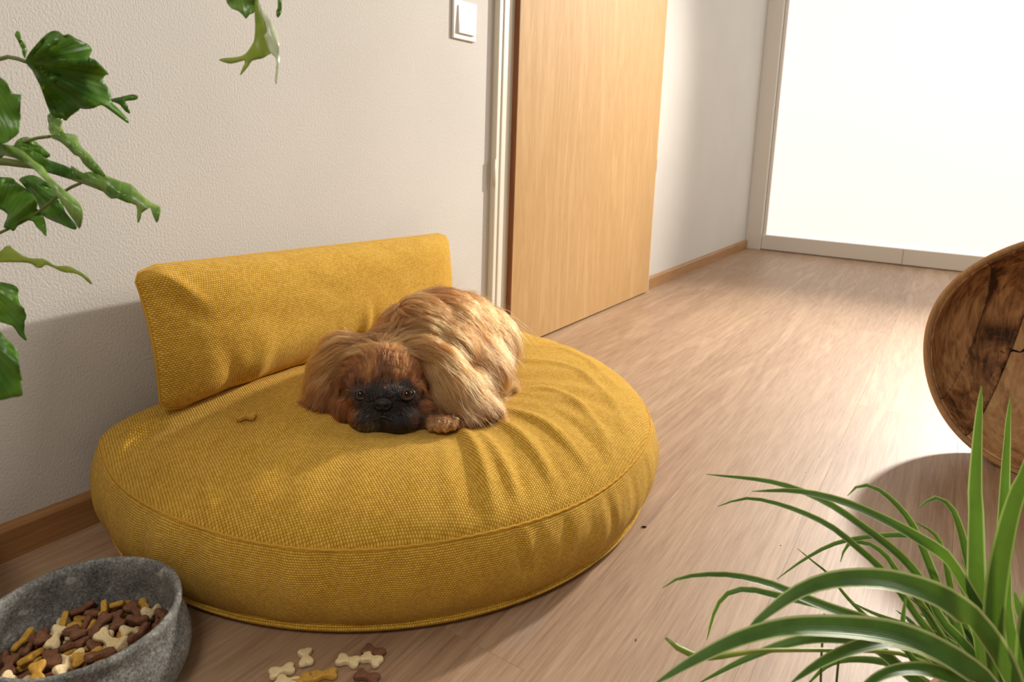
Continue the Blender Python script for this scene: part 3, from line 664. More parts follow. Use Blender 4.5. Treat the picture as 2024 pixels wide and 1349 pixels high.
def bone_mesh(name, mat, sx=1, lobes=1.0, seed=0):
    rr = random.Random(seed); bm = bmesh.new(); out = []
    L, Wn, r = .0088*sx, .0037, .0043*lobes; N_ = 44
    ctr = [(L, .0037), (L, -.0037), (-L, -.0037), (-L, .0037)]
    for k in range(N_):
        a = 2*math.pi*k/N_; dx, dy = math.cos(a), math.sin(a); best = 0
        for (cx, cy) in ctr:
            b = dx*cx+dy*cy; c = cx*cx+cy*cy-r*r; D = b*b-c
            if D > 0: best = max(best, b+math.sqrt(D))
        tt_ = min(abs(Wn/dy) if abs(dy) > 1e-6 else 9, L*1.2/abs(dx) if abs(dx) > 1e-6 else 9)
        out.append(max(best, tt_))
    out = np.array(out); out = (out+np.roll(out, 1)*.5+np.roll(out, -1)*.5)/2
    rings = [(.90, 0), (1.0, .0011), (1.0, .0040), (.93, .0052), (.75, .0058)]
    vs = []
    for s, z in rings: vs.append([bm.verts.new((out[k]*s*math.cos(2*math.pi*k/N_), out[k]*s*math.sin(2*math.pi*k/N_), z-.0028+.0004*rr.random())) for k in range(N_)])
    for a, b in zip(vs[:-1], vs[1:]):
        for k in range(N_): bm.faces.new((a[k], a[(k+1) % N_], b[(k+1) % N_], b[k]))
    for ring, z, fl__ in ((vs[0], -.0028, True), (vs[-1], .0032, False)):
        c = bm.verts.new((0, 0, z))
        for k in range(N_): f = (ring[k], ring[(k+1) % N_], c); bm.faces.new(f[::-1] if fl__ else f)
    me = bpy.data.meshes.new(name); bm.to_mesh(me); bm.free(); me.shade_smooth(); me.materials.append(mat); return me
TM = {c: [bone_mesh('bone_treat', T_MAT[c], *a, seed=i) for i, a in enumerate(((1.0, 1.0), (.9, 1.05), (1.08, .95)))] for c in T_MAT}
def treat(color, loc, rot, label, group=None, var=0, scale=1.0):
    o = bpy.data.objects.new('bone_treat', TM[color][var % 3]); COL.objects.link(o); o.location = loc; o.rotation_euler = rot; o.scale = (scale,)*3
    return tag(o, label, 'dog treat', group)
PILE = '''c2,-400,-249,171,10,-5,292;y0,467,-192,179,-305,-8,-115;b2,163,-358,165,0,4,130;b0,-199,41,160,-2,0,-118;b0,441,564,275,-28,238,9;y2,170,-116,162,1,0,-263;b1,675,76,222,266,1,170;c2,-229,515,188,-7,-301,-48;b1,269,473,182,-299,3,-85;b1,13,-95,204,-37,23,188;b0,356,53,169,-311,0,-143;b2,-482,-36,208,-84,5,-118;c1,157,289,164,0,2,-151;y1,-290,-594,212,32,-305,-26;c2,8,167,161,0,0,161;y2,541,392,209,39,0,-93;c0,112,-70,269,-225,10,199;b2,219,440,240,-18,306,-28;b0,-5,595,192,0,21,-159;y1,-57,-603,196,-2,25,130;y0,372,268,175,-308,-6,4;b0,-621,-106,207,311,29,20;c1,-406,-150,275,269,46,-61;b1,516,71,179,-11,-313,-143;b0,287,-522,198,305,20,141;b2,-313,320,173,-6,312,103;b0,107,-618,210,17,-286,135;b0,-169,261,193,3,28,105;c1,264,-233,217,271,35,39;c2,378,-124,237,-312,-6,-38;b2,11,-352,164,1,3,130;y0,-23,418,246,273,73,-79;b2,93,369,265,27,30,-142;y1,-21,-589,260,0,-25,-186;b1,-194,446,237,-14,-7,310;b2,-352,10,167,312,1,-118;y0,-415,578,410,-280,-63,-107;c2,-150,694,263,-44,54,-228;y1,570,-347,282,98,-58,0;c1,-402,488,262,18,-9,126;b1,186,122,204,2,-272,-151;b0,688,95,298,-36,34,244;c0,322,-373,227,265,35,43;y2,-35,330,311,-47,244,106;b2,-378,-569,288,4,35,88;c2,-36,117,225,0,2,-260;c0,-317,45,259,257,1,95;c1,446,-523,241,30,-267,127;y1,478,354,262,-285,2,-102;b1,306,678,294,60,-75,10;b0,-605,-213,303,-176,-116,40;b0,561,81,298,0,-63,34;c0,75,603,262,38,62,50;y1,-448,409,190,-20,4,-217;b0,-123,-248,199,243,0,-168;c2,-228,-232,195,-68,0,-166;b1,-570,489,278,-101,-3,-226;c2,463,-6,294,-68,281,-64;b1,344,554,316,-75,34,284;b2,-87,105,303,-298,-14,-81;b1,-155,410,343,93,15,-151;b2,-593,-499,315,-115,4,-86;c0,-378,-410,181,13,-7,292;b0,185,-71,294,230,-44,-143;c1,247,-602,276,9,17,219;c2,33,279,331,79,-21,38;b1,-660,102,210,36,1,138;y2,-159,599,284,-57,-311,0;b1,-530,175,228,-297,56,36;c2,-399,95,271,-46,25,133;y2,-244,234,296,21,-55,-98;b1,634,-113,242,-271,35,-161;b0,361,-301,311,161,-28,-273;y2,-23,-116,262,33,-27,-112;c0,-266,319,347,-294,-54,-74;b0,132,-287,292,-6,-66,3;c1,331,273,264,7,39,-134;b0,138,651,307,249,27,-122;b1,523,387,341,10,-25,27;c0,231,115,264,-35,-24,263;b0,-278,-657,336,-313,59,28;b1,627,258,291,-133,245,72;b1,-379,493,327,21,0,82;y0,-578,319,268,-70,297,25;c2,298,465,347,-287,-33,-27;b0,-119,-522,272,-96,82,167;c0,81,-209,416,221,-24,-95;y0,-353,256,356,-116,68,247;c0,342,-122,295,5,-3,-135;b1,-174,-45,269,-305,-42,-63;b0,-691,304,386,-102,-25,121;c1,-29,708,398,-239,39,172;b2,477,-417,332,-48,-25,-23;y0,-559,196,358,303,-23,-76;b0,-582,-376,273,182,-6,222;c1,423,-487,286,53,-13,-260;b2,-537,-303,297,-16,130,-266;c2,-427,80,343,22,43,281;c2,384,224,320,-36,-300,-20;b2,-148,399,449,-16,-2,275;y2,-162,16,346,25,19,-221;c2,-687,58,294,28,-287,-97;c1,258,-9,350,-300,-28,-128;y2,-271,535,387,-284,0,154;c1,12,208,367,-61,-259,-47;b0,-196,5,406,-24,-29,60;c2,80,-474,281,-10,40,56;y1,-400,391,435,140,-17,252;b1,-283,-377,291,-37,37,228;c2,23,-329,292,42,54,-249;b0,-176,-452,268,26,198,-7;y1,629,27,418,-60,-275,-34;b0,-426,224,367,-198,-85,-50;y2,-379,-311,386,-40,33,220;b0,466,536,439,-16,-290,87;b2,447,106,369,28,297,33;b1,625,-218,271,54,4,-103;b0,660,-194,366,-20,28,-309;b1,235,-504,341,-16,11,183;y0,292,82,404,-306,-30,-106;b1,-631,-95,313,-70,-29,314;b0,48,-675,335,22,-29,294;y0,-618,70,385,182,-34,243;y2,107,-13,416,57,14,129;y2,-385,-360,308,36,37,-236;b1,-527,354,395,-14,-53,-75;b0,608,-172,433,-284,18,-140;b1,38,87,386,-21,52,-47;b2,315,-202,391,6,24,39;c1,107,422,416,-3,-257,135;b1,675,178,395,62,-82,-278;c1,18,-479,374,22,-36,-288;y0,-252,-187,309,-2,-303,-67;c0,-63,-98,363,-56,12,-212;b2,-35,-315,337,313,-69,-10;b0,463,-113,372,-145,-23,192;y1,-305,704,319,-214,-70,74;b2,-213,-246,368,0,-301,-74;b1,-286,48,468,303,-14,-2;b0,149,741,409,64,-6,294;c1,331,-478,414,298,-11,-125;b2,-440,-483,369,1,-8,264;y2,-3,-411,461,12,14,-43;b2,139,-676,380,-46,-3,-95;c2,-417,-74,428,55,-20,239;c2,67,195,450,24,53,31;c0,-236,-629,376,-61,1,-130;b1,-99,-289,419,-300,-4,126;b0,-173,605,416,-10,-44,-294;y2,-710,-261,360,128,23,-113;b2,464,214,424,-140,-7,36;c2,370,-636,427,-71,-100,276;c1,209,299,361,-161,110,172;b2,443,327,414,-17,312,36;b2,183,-456,422,76,-14,-126;b1,21,534,431,-186,5,-260;b2,228,49,460,-24,16,130;b0,420,-276,421,20,-267,-106;b0,-475,-118,404,-29,-262,105;b0,249,423,438,159,10,-135;b2,-194,242,465,9,-49,181;b0,557,-329,451,22,289,145;b2,268,627,396,267,-39,-39'''
CN = {'b': 'brown', 'c': 'cream', 'y': 'yellow'}
LB = {'b': 'dark brown', 'c': 'cream', 'y': 'mustard yellow'}
for e in PILE.split(';'):
    h_, *q = e.split(','); q = [int(a) for a in q]
    p = np.array([q[0], q[1], q[2]])*1e-4; a_ = p[0]*RTh[0]+p[1]*RTh[1]; b_ = p[0]*FWh[0]+p[1]*FWh[1]; rr_ = math.hypot(a_, b_)
    if p[2] < .024: wh = 'buried at the bottom of the stone bowl'; g_ = 'buried treats'
    else:
        wh = ('in the middle of' if rr_ < .03 else 'on the right side of' if a_ > abs(b_) else 'on the left side of' if -a_ > abs(b_) else 'at the far side of' if b_ > 0 else 'at the near side of')
        ly = 'on top ' if p[2] > .039 else ''
        wh = ly + wh + ' the stone bowl heap'; g_ = wh
    treat(CN[h_[0]], (SB[0]+p[0], SB[1]+p[1], p[2]), (q[3]/100, q[4]/100, q[5]/100), LB[h_[0]]+' bone treat '+wh, CN[h_[0]]+' treats '+g_, int(h_[1]))
FLT = [('cream', 557, 1327, 60, 0, 'cream bone treat on floor lying diagonal, leftmost of the scattered ones'), ('cream', 568, 1349, 25, 0, 'cream bone treat half cut off by the bottom photo edge, left group'),
       ('cream', 604, 1300, -35, 1, 'cream bone treat standing apart between bowl and the paired treats'), ('cream', 688, 1307, 22, 0, 'cream bone treat on floor left in the touching cream pair'),
       ('cream', 734, 1304, 8, 1, 'cream bone treat on floor right in the touching cream pair'), ('brown', 738, 1289, 12, 0, 'dark brown bone treat behind the cream pair'),
       ('brown', 725, 1338, 15, 2, 'dark brown bone treat in front of the cream pair'), ('yellow', 640, 1335, 48, 2, 'mustard yellow bone treat on floor between cream ones'),
       ('yellow', 593, 1349, 80, 0, 'small mustard bone treat cut off at the bottom photo edge')]
for i, (c, a, b, rz, vr, lb) in enumerate(FLT):
    p = on(a, b, 'z', .0035); treat(c, (p[0], p[1], .0031), (0, 0, R(rz)), lb, None, vr)
p = on(487, 825, 'z', .178)
for _ in range(6): p = on(487, 825, 'z', dome(p[0], p[1])+.004)
treat('yellow', (p[0], p[1], dome(p[0], p[1])+.0042), (R(8), R(-8), R(35)), 'single yellow bone treat lying on top of the round pet bed', None, 1)

# ------------------------------------------------------------------ big wooden bowl on its side
WC = at(2118, 714, 1.18); WR = .214
ax = Vector((CAM[0]-WC[0], CAM[1]-WC[1], 0)).normalized(); ax = (ax + Vector((-.10, 0, 0)) + Vector((0, 0, .20))).normalized()
side = Vector((0, 0, 1)).cross(ax).normalized(); upv = ax.cross(side)
WC = np.array(WC)
wb = empty('wooden_bowl', (float(WC[0]), float(WC[1]), 0), 'large dark patchwork wooden bowl tipped on its side on the floor', 'bowl')
def M_teak(sh_=0.0):
    t = NT('old_patchwork_teak'); tc = t.n('ShaderNodeTexCoord'); oi = t.n('ShaderNodeObjectInfo')
    sh = t.n('ShaderNodeVectorMath', operation='MULTIPLY_ADD'); t.l(oi.outputs['Random'], sh.inputs[0]); sh.inputs[1].default_value = (9, 3, 7); t.l(tc.outputs['Object'], sh.inputs[2]); v = sh.outputs[0]
    g = t.noise(t.map(v, (30, 30, 5), (.2, .1, .3)), 2.2, 6, .62, .9); b = t.noise(t.map(v, (7, 7, 3.0)), 1.8, 5, .62, 1.2)
    f = t.math('ADD', t.math('MULTIPLY', g, .5), t.math('MULTIPLY', b, .6)); f = t.math('ADD', f, t.math('MULTIPLY', t.math('SUBTRACT', oi.outputs['Random'], .5), .06)); f = t.math('ADD', f, sh_)
    c = t.ramp(f, [(.38, (.05, .02, .008)), (.49, (.26, .115, .042)), (.60, (.50, .26, .105)), (.76, (.68, .42, .19))])
    t.col(c); t.rough(.5, .35); t.bump(g, .5, .003); return t.m
M_tk = M_teak(); M_slab = [M_teak(0.01), M_teak(-.09), M_teak(.09), M_teak(-.01)]; M_crack = m_plain('black_crack', (.006, .003, .002), .9); M_knot = m_plain('dark_knot', (.05, .018, .008), .6)
DEP = .145
def bowl_pt(rho, th, off=0):       # rho 0 centre .. 1 rim ; off = thickness outwards
    wob = 1+.012*math.sin(2*th+.6)+.008*math.sin(5*th)
    r = (WR+off)*math.sin(rho*math.pi/2)**.9*wob; dpt = (DEP+off)*math.cos(rho*math.pi/2)
    return WC + np.array(side)*r*math.cos(th) + np.array(upv)*r*math.sin(th) - np.array(ax)*dpt
# the inside is pieced from sawn slabs: cut across `side` coordinate into bands with uneven joints
def bowl_shell(name, off, inner, parent, mat, sel=None, nr=26, na=160):
    V = []; Fc = []
    for i in range(nr+1):
        for k in range(na): V.append(bowl_pt(i/nr, 2*math.pi*k/na, off))
    for i in range(nr):
        for k in range(na): f = (i*na+k, i*na+(k+1) % na, (i+1)*na+(k+1) % na, (i+1)*na+k); Fc.append(f if inner else f[::-1])
    return V, Fc
cuts = [-9, -.165, -.105, .06, 9]
def jx(v, c): return c + .012*math.sin(v*14+c*40) + .14*v
V, Fc = bowl_shell('i', 0, True, None, None, nr=40, na=220)
for b_ in range(4):
    bm = bmesh.new(); vs = [bm.verts.new(tuple(p+np.array(ax)*.0022*(b_ % 2))) for p in V]
    for f in Fc:
        if len(set(f)) == 4: bm.faces.new([vs[i] for i in f])
    for cc_, sg in ((cuts[b_], -1), (cuts[b_+1], 1)):
        if abs(cc_) > 8: continue
        nv = (Vector(side) - Vector(upv)*(.14+.5*cc_*.3)).normalized()
        bmesh.ops.bisect_plane(bm, geom=bm.verts[:]+bm.edges[:]+bm.faces[:], plane_co=Vector(WC)+Vector(side)*(cc_-.0004*sg), plane_no=nv*sg, clear_outer=True)
    me = bpy.data.meshes.new('inner_slab'); bmesh.ops.translate(bm, verts=bm.verts, vec=-wb.location); bm.to_mesh(me); bm.free(); me.shade_smooth(); me.materials.append(M_slab[b_])
    ob = put('inner_slab', me, wb); sm = ob.modifiers.new('t', 'SOLIDIFY'); sm.thickness = .004; sm.offset = -1
V2, F2 = bowl_shell('o', .011, False, None, None, nr=30, na=120)
V2 = np.array(V2); rel2 = V2[:, 2]; V2[:, 2] = np.maximum(V2[:, 2], .0006)
mesh('outer_shell', V2, F2, M_tk, wb)
# rim ring: rounded lip joining inside and outside
V = []; Fc = []; na = 160; m_ = 7
for j in range(m_):
    s = j/(m_-1)
    for k in range(na):
        a = 2*math.pi*k/na; p = bowl_pt(1, a, .0115*s) + np.array(ax)*(.006*math.sin(math.pi*s)+.0005); V.append(p)
for j in range(m_-1):
    for k in range(na): Fc.append((j*na+k, (j+1)*na+k, (j+1)*na+(k+1) % na, j*na+(k+1) % na))
V = np.array(V); V[:, 2] = np.maximum(V[:, 2], .0006); rim_o = mesh('rim', V, Fc, m_wood('rim_teak', [(.3, (.30, .15, .06)), (.7, (.52, .31, .14))], 2, 2, .5, .0006, knots=False, obj=False), wb)
ck = []
for i in range(14):
    a_, b_ = -.128+.006*i, -.018+.0022*i+.003*math.sin(i*1.9); ck.append(bowl_pt(math.asin(min(1, math.hypot(a_, b_)/WR)**(1/.9))*2/math.pi, math.atan2(b_, a_), -.0042))
tube('crack', ck, [.0004+.0022*abs(math.sin(i*1.1)) for i in range(14)], M_crack, wb, n=6)

# ------------------------------------------------------------------ floor specks
for i, (a, b, L_, rz, lb) in enumerate(((1273, 1043, .0085, .5, 'tiny dark husk on the floor right of the bed front'), (1257, 1266, .004, 2.0, 'thin brown splinter on the floor near the spider plant tips'), (1620, 903, .0022, .2, 'tiny crumb on floor left of the wooden bowl'), (1592, 935, .0022, 1.2, 'tiny crumb on floor above the arching plant leaf'), (1543, 1079, .0025, .7, 'tiny crumb on floor between the arching plant leaves'))):
    p = on(a, b, 'z', 0); bm = bmesh.new()
    bmesh.ops.create_icosphere(bm, subdivisions=2, radius=1)
    for v in bm.verts:
        q = v.co.copy(); v.co = Vector((q.x*L_*.5, q.y*L_*.17*(1+.3*math.sin(q.x*5)), q.z*L_*.12+L_*.12)); 
    bmesh.ops.rotate(bm, verts=bm.verts, matrix=Matrix.Rotation(rz, 3, 'Z')); bmesh.ops.translate(bm, verts=bm.verts, vec=Vector((p[0], p[1], .0001)))
    o = bm_obj('floor_crumb', bm, M_knot if i else M_crack, None); tag(o, lb, 'crumb')

# ------------------------------------------------------------------ spider plant, front right
def blade(parent, P3, width, mat, name='leaf', fold=.30, n=26, up=Vector((0, 0, 1)), twist=0):
    C_ = spline(P3, n); V = []; UV = []; Fc = []; m = 6; prev = None
    for i in range(n):
        s = i/(n-1); t_ = Vector(C_[min(i+1, n-1)]-C_[max(i-1, 0)]).normalized()
        sd = t_.cross(up);
        if sd.length < .2: sd = t_.cross(Vector(FWh))
        view = Vector(CAM-C_[i]).normalized(); sv = t_.cross(view)
        if sv.length > .05: sv.normalize(); sd = (sd.normalized()*.45 + sv*(.55 if sd.dot(sv) > 0 else -.55))
        sd.normalize()
        if prev is not None:
            if sd.dot(prev) < 0: sd = -sd
            sd = (sd*.45+prev*.55); sd = (sd-t_*sd.dot(t_)).normalized()
        prev = sd.copy(); nn = sd.cross(t_).normalized()
        if nn.z > 0: nn = -nn
        nn = -nn
        if twist: sd = Matrix.Rotation(twist*s, 3, t_)@sd; nn = sd.cross(t_)
        wd = width*.5*min(1, (1-s)**.55*1.35)*min(1, .62+s*1.6)*(1 if s < .999 else .02)
        wd = max(wd, .0003)
        for k in range(m+1):
            x = k/m*2-1
            V.append(Vector(C_[i])+sd*(x*wd)+nn*(wd*fold*(abs(x)**1.3)) ); UV.append((k/m, s*.6))
    for i in range(n-1):
        for k in range(m): Fc.append((i*(m+1)+k, i*(m+1)+k+1, (i+1)*(m+1)+k+1, (i+1)*(m+1)+k))
    return mesh(name, [tuple(v) for v in V], Fc, mat, parent, uv=UV)
SPB = at(2020, 1400, .60)
sp = empty('spider_plant', (float(SPB[0]), float(SPB[1]), 0.0), 'spider plant with arching cream-edged green leaves at lower right', 'plant')
def lf_(P, w_, d0=.60, d1=.60, name='leaf', mat=None, fold=.30):   # pixel polyline root -> tip
    N_ = len(P); return blade(sp, [at(a, b, d0+(d1-d0)*i/(N_-1)) for i, (a, b) in enumerate(P)], w_*.60/F, mat or M_spider, name, fold)
ROOT = (2000, 1440)
LV = [([(1955, 1430), (1932, 1214), (1928, 1010), (1932, 880), (1940, 763)], 34, .60, .56), ([(1990, 1430), (1975, 1180), (1982, 1033), (1989, 890), (1997, 785)], 28, .63, .60),
      ([(1975, 1430), (1966, 1230), (1985, 1079), (2018, 960), (2070, 850), (2120, 790)], 36, .56, .50, 'leaf', M_spider2), ([(2030, 1440), (2035, 1300), (2050, 1150), (2090, 1000)], 40, .54, .5, 'leaf', M_spider2),
      ([(1990, 1440), (1925, 1300), (1860, 1228), (1824, 1155), (1779, 1101), (1711, 1047), (1630, 993), (1531, 955), (1395, 938)], 22, .60, .62),
      ([(2000, 1440), (1982, 1304), (1951, 1237), (1915, 1173), (1869, 1101), (1824, 1070), (1757, 1033), (1666, 993), (1576, 972), (1486, 972)], 27, .59, .58),
      ([(1980, 1440), (1900, 1330), (1824, 1237), (1779, 1173), (1739, 1124), (1693, 1083), (1635, 1038), (1553, 1002), (1477, 986), (1418, 1002)], 20, .62, .63),
      ([(1960, 1440), (1915, 1327), (1888, 1237), (1856, 1169), (1829, 1101), (1802, 1038), (1770, 997), (1734, 968), (1700, 960), (1675, 981)], 26, .64, .66),
      ([(1990, 1440), (1950, 1260), (1928, 1169), (1910, 1101), (1897, 1047), (1878, 1002), (1847, 985), (1815, 1006)], 28, .63, .65),
      ([(1980, 1440), (1925, 1220), (1883, 1128), (1847, 1083), (1802, 1060), (1711, 1063), (1644, 1078), (1585, 1110), (1535, 1146)], 17, .65, .69),
      ([(1970, 1440), (1890, 1310), (1815, 1191), (1770, 1128), (1748, 1097), (1711, 1074), (1675, 1079), (1661, 1112)], 23, .66, .68),
      ([(1960, 1440), (1840, 1330), (1711, 1219), (1666, 1173), (1639, 1137), (1612, 1115), (1576, 1085)], 14, .68, .70),
      ([(1990, 1440), (1847, 1304), (1779, 1259), (1711, 1228), (1644, 1205), (1576, 1178), (1513, 1153), (1432, 1137), (1350, 1142), (1310, 1163)], 23, .58, .56),
      ([(1970, 1440), (1850, 1330), (1760, 1262), (1689, 1223), (1612, 1196), (1540, 1180), (1477, 1166), (1436, 1176), (1413, 1210), (1397, 1266)], 22, .61, .64),
      ([(2040, 1440), (2000, 1349), (1973, 1295), (1928, 1232), (1869, 1187), (1802, 1160), (1734, 1146), (1648, 1148), (1576, 1172), (1513, 1216), (1472, 1252)], 44, .52, .47),
      ([(2010, 1440), (1950, 1350), (1869, 1295), (1802, 1264), (1734, 1248), (1644, 1240), (1553, 1242), (1463, 1264), (1373, 1306), (1290, 1356)], 40, .50, .44),
      ([(2000, 1440), (1900, 1330), (1830, 1285), (1757, 1268), (1689, 1282), (1621, 1312), (1562, 1352)], 32, .52, .47),
      ([(1950, 1440), (1800, 1340), (1720, 1275), (1640, 1262), (1560, 1272), (1470, 1306), (1380, 1352)], 26, .60, .62),
      ([(1980, 1440), (1880, 1349), (1802, 1304), (1784, 1246), (1790, 1180)], 20, .55, .56),
      ([(1970, 1440), (1930, 1340), (1892, 1282), (1855, 1225), (1820, 1173), (1795, 1120)], 24, .64, .66),
      ([(1985, 1440), (1945, 1320), (1905, 1240), (1880, 1170), (1868, 1110), (1850, 1060), (1800, 1028)], 22, .66, .70),
      ([(1960, 1440), (1860, 1370), (1770, 1318), (1700, 1305), (1640, 1315), (1590, 1360)], 20, .66, .70),
      ([(2000, 1440), (1930, 1370), (1850, 1330), (1780, 1325), (1720, 1349), (1680, 1400)], 26, .50, .46),
      ([(2020, 1440), (2012, 1330), (2000, 1270), (1990, 1200), (1995, 1120)], 30, .58, .57), ([(2045, 1440), (2060, 1330), (2040, 1250), (2018, 1215), (2005, 1170)], 34, .55, .52),
      ([(1960, 1440), (1935, 1360), (1905, 1300), (1862, 1262), (1800, 1240), (1730, 1215), (1680, 1190)], 18, .63, .66),
      ([(1975, 1440), (1955, 1330), (1940, 1260), (1915, 1210), (1870, 1170), (1810, 1150), (1750, 1160)], 18, .66, .69),
      ([(1990, 1440), (1965, 1340), (1950, 1290), (1935, 1210), (1920, 1150), (1900, 1105)], 22, .67, .70), ([(1985, 1440), (1900, 1390), (1800, 1370), (1700, 1400)], 26, .48, .45),
      ([(2040, 1440), (2110, 1300), (2180, 1180), (2260, 1110)], 30, .58, .56), ([(2060, 1440), (2160, 1380), (2260, 1340), (2340, 1370)], 30, .56, .54), ([(2050, 1440), (2100, 1250), (2120, 1120), (2180, 1020)], 26, .66, .70)]
for a in LV: lf_(*a)
for k in range(9):
    x0 = 1790+22*k+random.uniform(-8, 8); y0 = 1175+random.uniform(-35, 50); lf_([(1985+k*4, 1440), (1930+k*6, 1360), (x0+60, y0+90), (x0+20, y0+30), (x0-15, y0)], random.uniform(15, 24), .62+random.uniform(-.02, .05), .66+random.uniform(-.02, .05), 'leaf', M_spider2 if k % 2 else M_spider)
rn = spline([at(*q) for q in ((1980, 1440, .58), (1860, 1330, .57), (1800, 1300, .56), (1757, 1290, .55), (1666, 1286, .53), (1508, 1287, .51), (1395, 1300, .50), (1332, 1277, .50), (1316, 1262, .50))], 30)
tube('runner', rn, [.0016]*24+[.0018, .002, .0022, .0024, .0022, .001], M_leafY, sp, n=8)
for q in (((1630, 1214), (1624, 1290), (1621, 1400)), ((1660, 1290), (1655, 1330), (1650, 1400))):
    tube('root_thread', spline([at(a, b, .66) for a, b in q], 8), .0012, M_stem, sp, n=6)
# pot below the frame
V = []; Fc = []; n = 48; gc_ = np.array([SPB[0], SPB[1]]); zt_ = .055
pr_p = [(0, .0003), (.050, .0003), (.054, .004), (.068, zt_-.02), (.071, zt_-.02), (.072, zt_), (.066, zt_), (.064, zt_-.02), (0, zt_-.02)]
for r, z in pr_p:
    for k in range(n): V.append((gc_[0]+r*math.cos(2*math.pi*k/n), gc_[1]+r*math.sin(2*math.pi*k/n), z))
for i in range(len(pr_p)-1):
    for k in range(n): Fc.append((i*n+k, i*n+(k+1) % n, (i+1)*n+(k+1) % n, (i+1)*n+k))
mesh('pot', V, Fc, M_terra, sp)

# ------------------------------------------------------------------ lobed-leaf plant, left foreground
def sheet(parent, P, d, mat, name='leaf', bulge=.02, tilt=(0, 0), rip=.004, thick=.0006, fold=0, curl=0, fan=None):
    """leaf blade from an outline: d = distance, tilt = change of distance per pixel across x,y"""
    P = np.array(P, float); cx, cy = P.mean(0); bm = bmesh.new()
    Pd = []
    for i in range(len(P)):
        a, b, c_, e = P[i-1], P[i], P[(i+1) % len(P)], P[(i+2) % len(P)]
        Pd += [b, .5625*(b+c_)-.0625*(a+e)]
    vs = [bm.verts.new((p[0], p[1], 0)) for p in Pd]; f = bm.faces.new(vs)
    bmesh.ops.triangulate(bm, faces=[f], quad_method='BEAUTY', ngon_method='BEAUTY')
    for _ in range(3):
        bmesh.ops.subdivide_edges(bm, edges=[e for e in bm.edges if e.calc_length() > 9], cuts=1, use_grid_fill=False)
        bmesh.ops.triangulate(bm, faces=[f for f in bm.faces if len(f.verts) > 3]); bmesh.ops.beautify_fill(bm, faces=bm.faces, edges=[e for e in bm.edges if not e.is_boundary])
    ext = P.max(0)-P.min(0); L_ = max(ext); UV = []; V = []
    axd = np.array([ext[0], ext[1]])/np.hypot(*ext)
    # principal axis
    q = P-P.mean(0); ev, U_ = np.linalg.eigh(q.T@q); a1 = U_[:, 1]; a2 = U_[:, 0]; w2 = abs(q@a2).max()+1e-6
    bv = [v_.co.xy.copy() for v_ in bm.verts]
    for v_ in bm.verts:
        x, y = v_.co.x, v_.co.y; r1 = ((x-cx)*a1[0]+(y-cy)*a1[1])/(L_/2); r2 = ((x-cx)*a2[0]+(y-cy)*a2[1])/w2
        dd = d + tilt[0]*(x-cx)+tilt[1]*(y-cy) - bulge*(1-r2*r2)*.5 + fold*abs(r2) + rip*math.sin(r1*9+r2*3)*abs(r2) + curl*r1*r1
        if fan:
            fa = math.atan2(y-fan[1], x-fan[0]); fr_ = math.hypot(x-fan[0], y-fan[1])
            dd += fan[3]*(abs(math.sin(fa*fan[2]/2))-.5)*min(1, fr_/60)
            UV.append((fa*fan[2]/math.pi/2.2, fr_/L_))
        else: UV.append((x/L_, y/L_))
        V.append(at(x, y, dd))
    bm.verts.index_update(); Fc = [tuple(v_.index for v_ in f.verts) for f in bm.faces]; bm.free()
    o = mesh(name, V, Fc, mat, parent, uv=UV); s_ = o.modifiers.new('t', 'SOLIDIFY'); s_.thickness = thick; return o
LPB = at(-330, 330, .62)
lp = empty('lobed_leaf_plant', (float(LPB[0]), float(LPB[1]), 0), 'green houseplant with lobed leaves reaching in from the left edge', 'plant')
def st(P, rad, d=.6, name='stem', mat=None, par=None): return tube(name, spline([at(*(p if len(p) == 3 else (*p, d))) for p in P], 16), rad, mat or M_stem, par or lp, n=8)
st([(-330, 560, .62), (-200, 330, .61), (0, 320, .60), (82, 332, .60), (164, 358, .59), (222, 382, .58)], list(np.linspace(.0065, .002, 16)))
st([(-200, 330, .61), (-120, 180, .60), (0, 116, .58), (52, 122, .57)], .0018)
st([(0, 310, .6), (35, 286, .58), (70, 274, .57), (98, 270, .57)], .0014)
st([(160, 362, .59), (128, 378, .60), (60, 430, .62), (-20, 470, .62)], .0014)
st([(-200, 400, .6), (-90, 440, .58), (-20, 510, .58)], .0016); st([(-250, 500, .6), (-120, 560, .6), (-20, 590, .58)], .0018); st([(-250, 560, .58), (-120, 660, .52), (-20, 700, .48)], .0018)
st([(-220, 330, .6), (-140, 230, .54), (-20, 230, .49)], .0018)
sheet(lp, [(50, 122), (58, 104), (68, 92), (82, 76), (95, 65), (106, 61), (118, 64), (126, 70), (136, 67), (147, 74), (155, 85), (164, 83), (174, 88), (182, 101), (176, 114), (188, 119), (198, 127), (208, 138), (215, 147), (200, 147), (189, 148), (202, 158), (212, 172), (219, 186), (221, 196), (210, 184), (196, 176), (203, 188), (222, 205), (238, 220), (252, 236), (254, 244), (245, 239), (230, 228), (214, 216), (200, 208), (186, 213), (168, 215), (150, 212), (136, 210), (132, 222), (130, 238), (118, 232), (102, 228), (95, 214), (89, 198), (82, 178), (74, 157), (64, 138)], .57, M_leafA, bulge=.02, tilt=(.0002, .0002), fold=.01, fan=(50, 122, 11, .010))
sheet(lp, [(215, 199), (230, 194), (248, 190), (262, 187), (273, 190), (270, 197), (258, 199), (247, 201), (253, 210), (257, 224), (248, 220), (238, 208), (228, 203)], .60, M_leafA, rip=.002, bulge=.005)
sheet(lp, [(33, 62), (39, 64), (43, 78), (50, 88), (53, 100), (50, 115), (46, 110), (44, 98), (38, 85), (31, 72)], .575, M_leafA, bulge=.004)
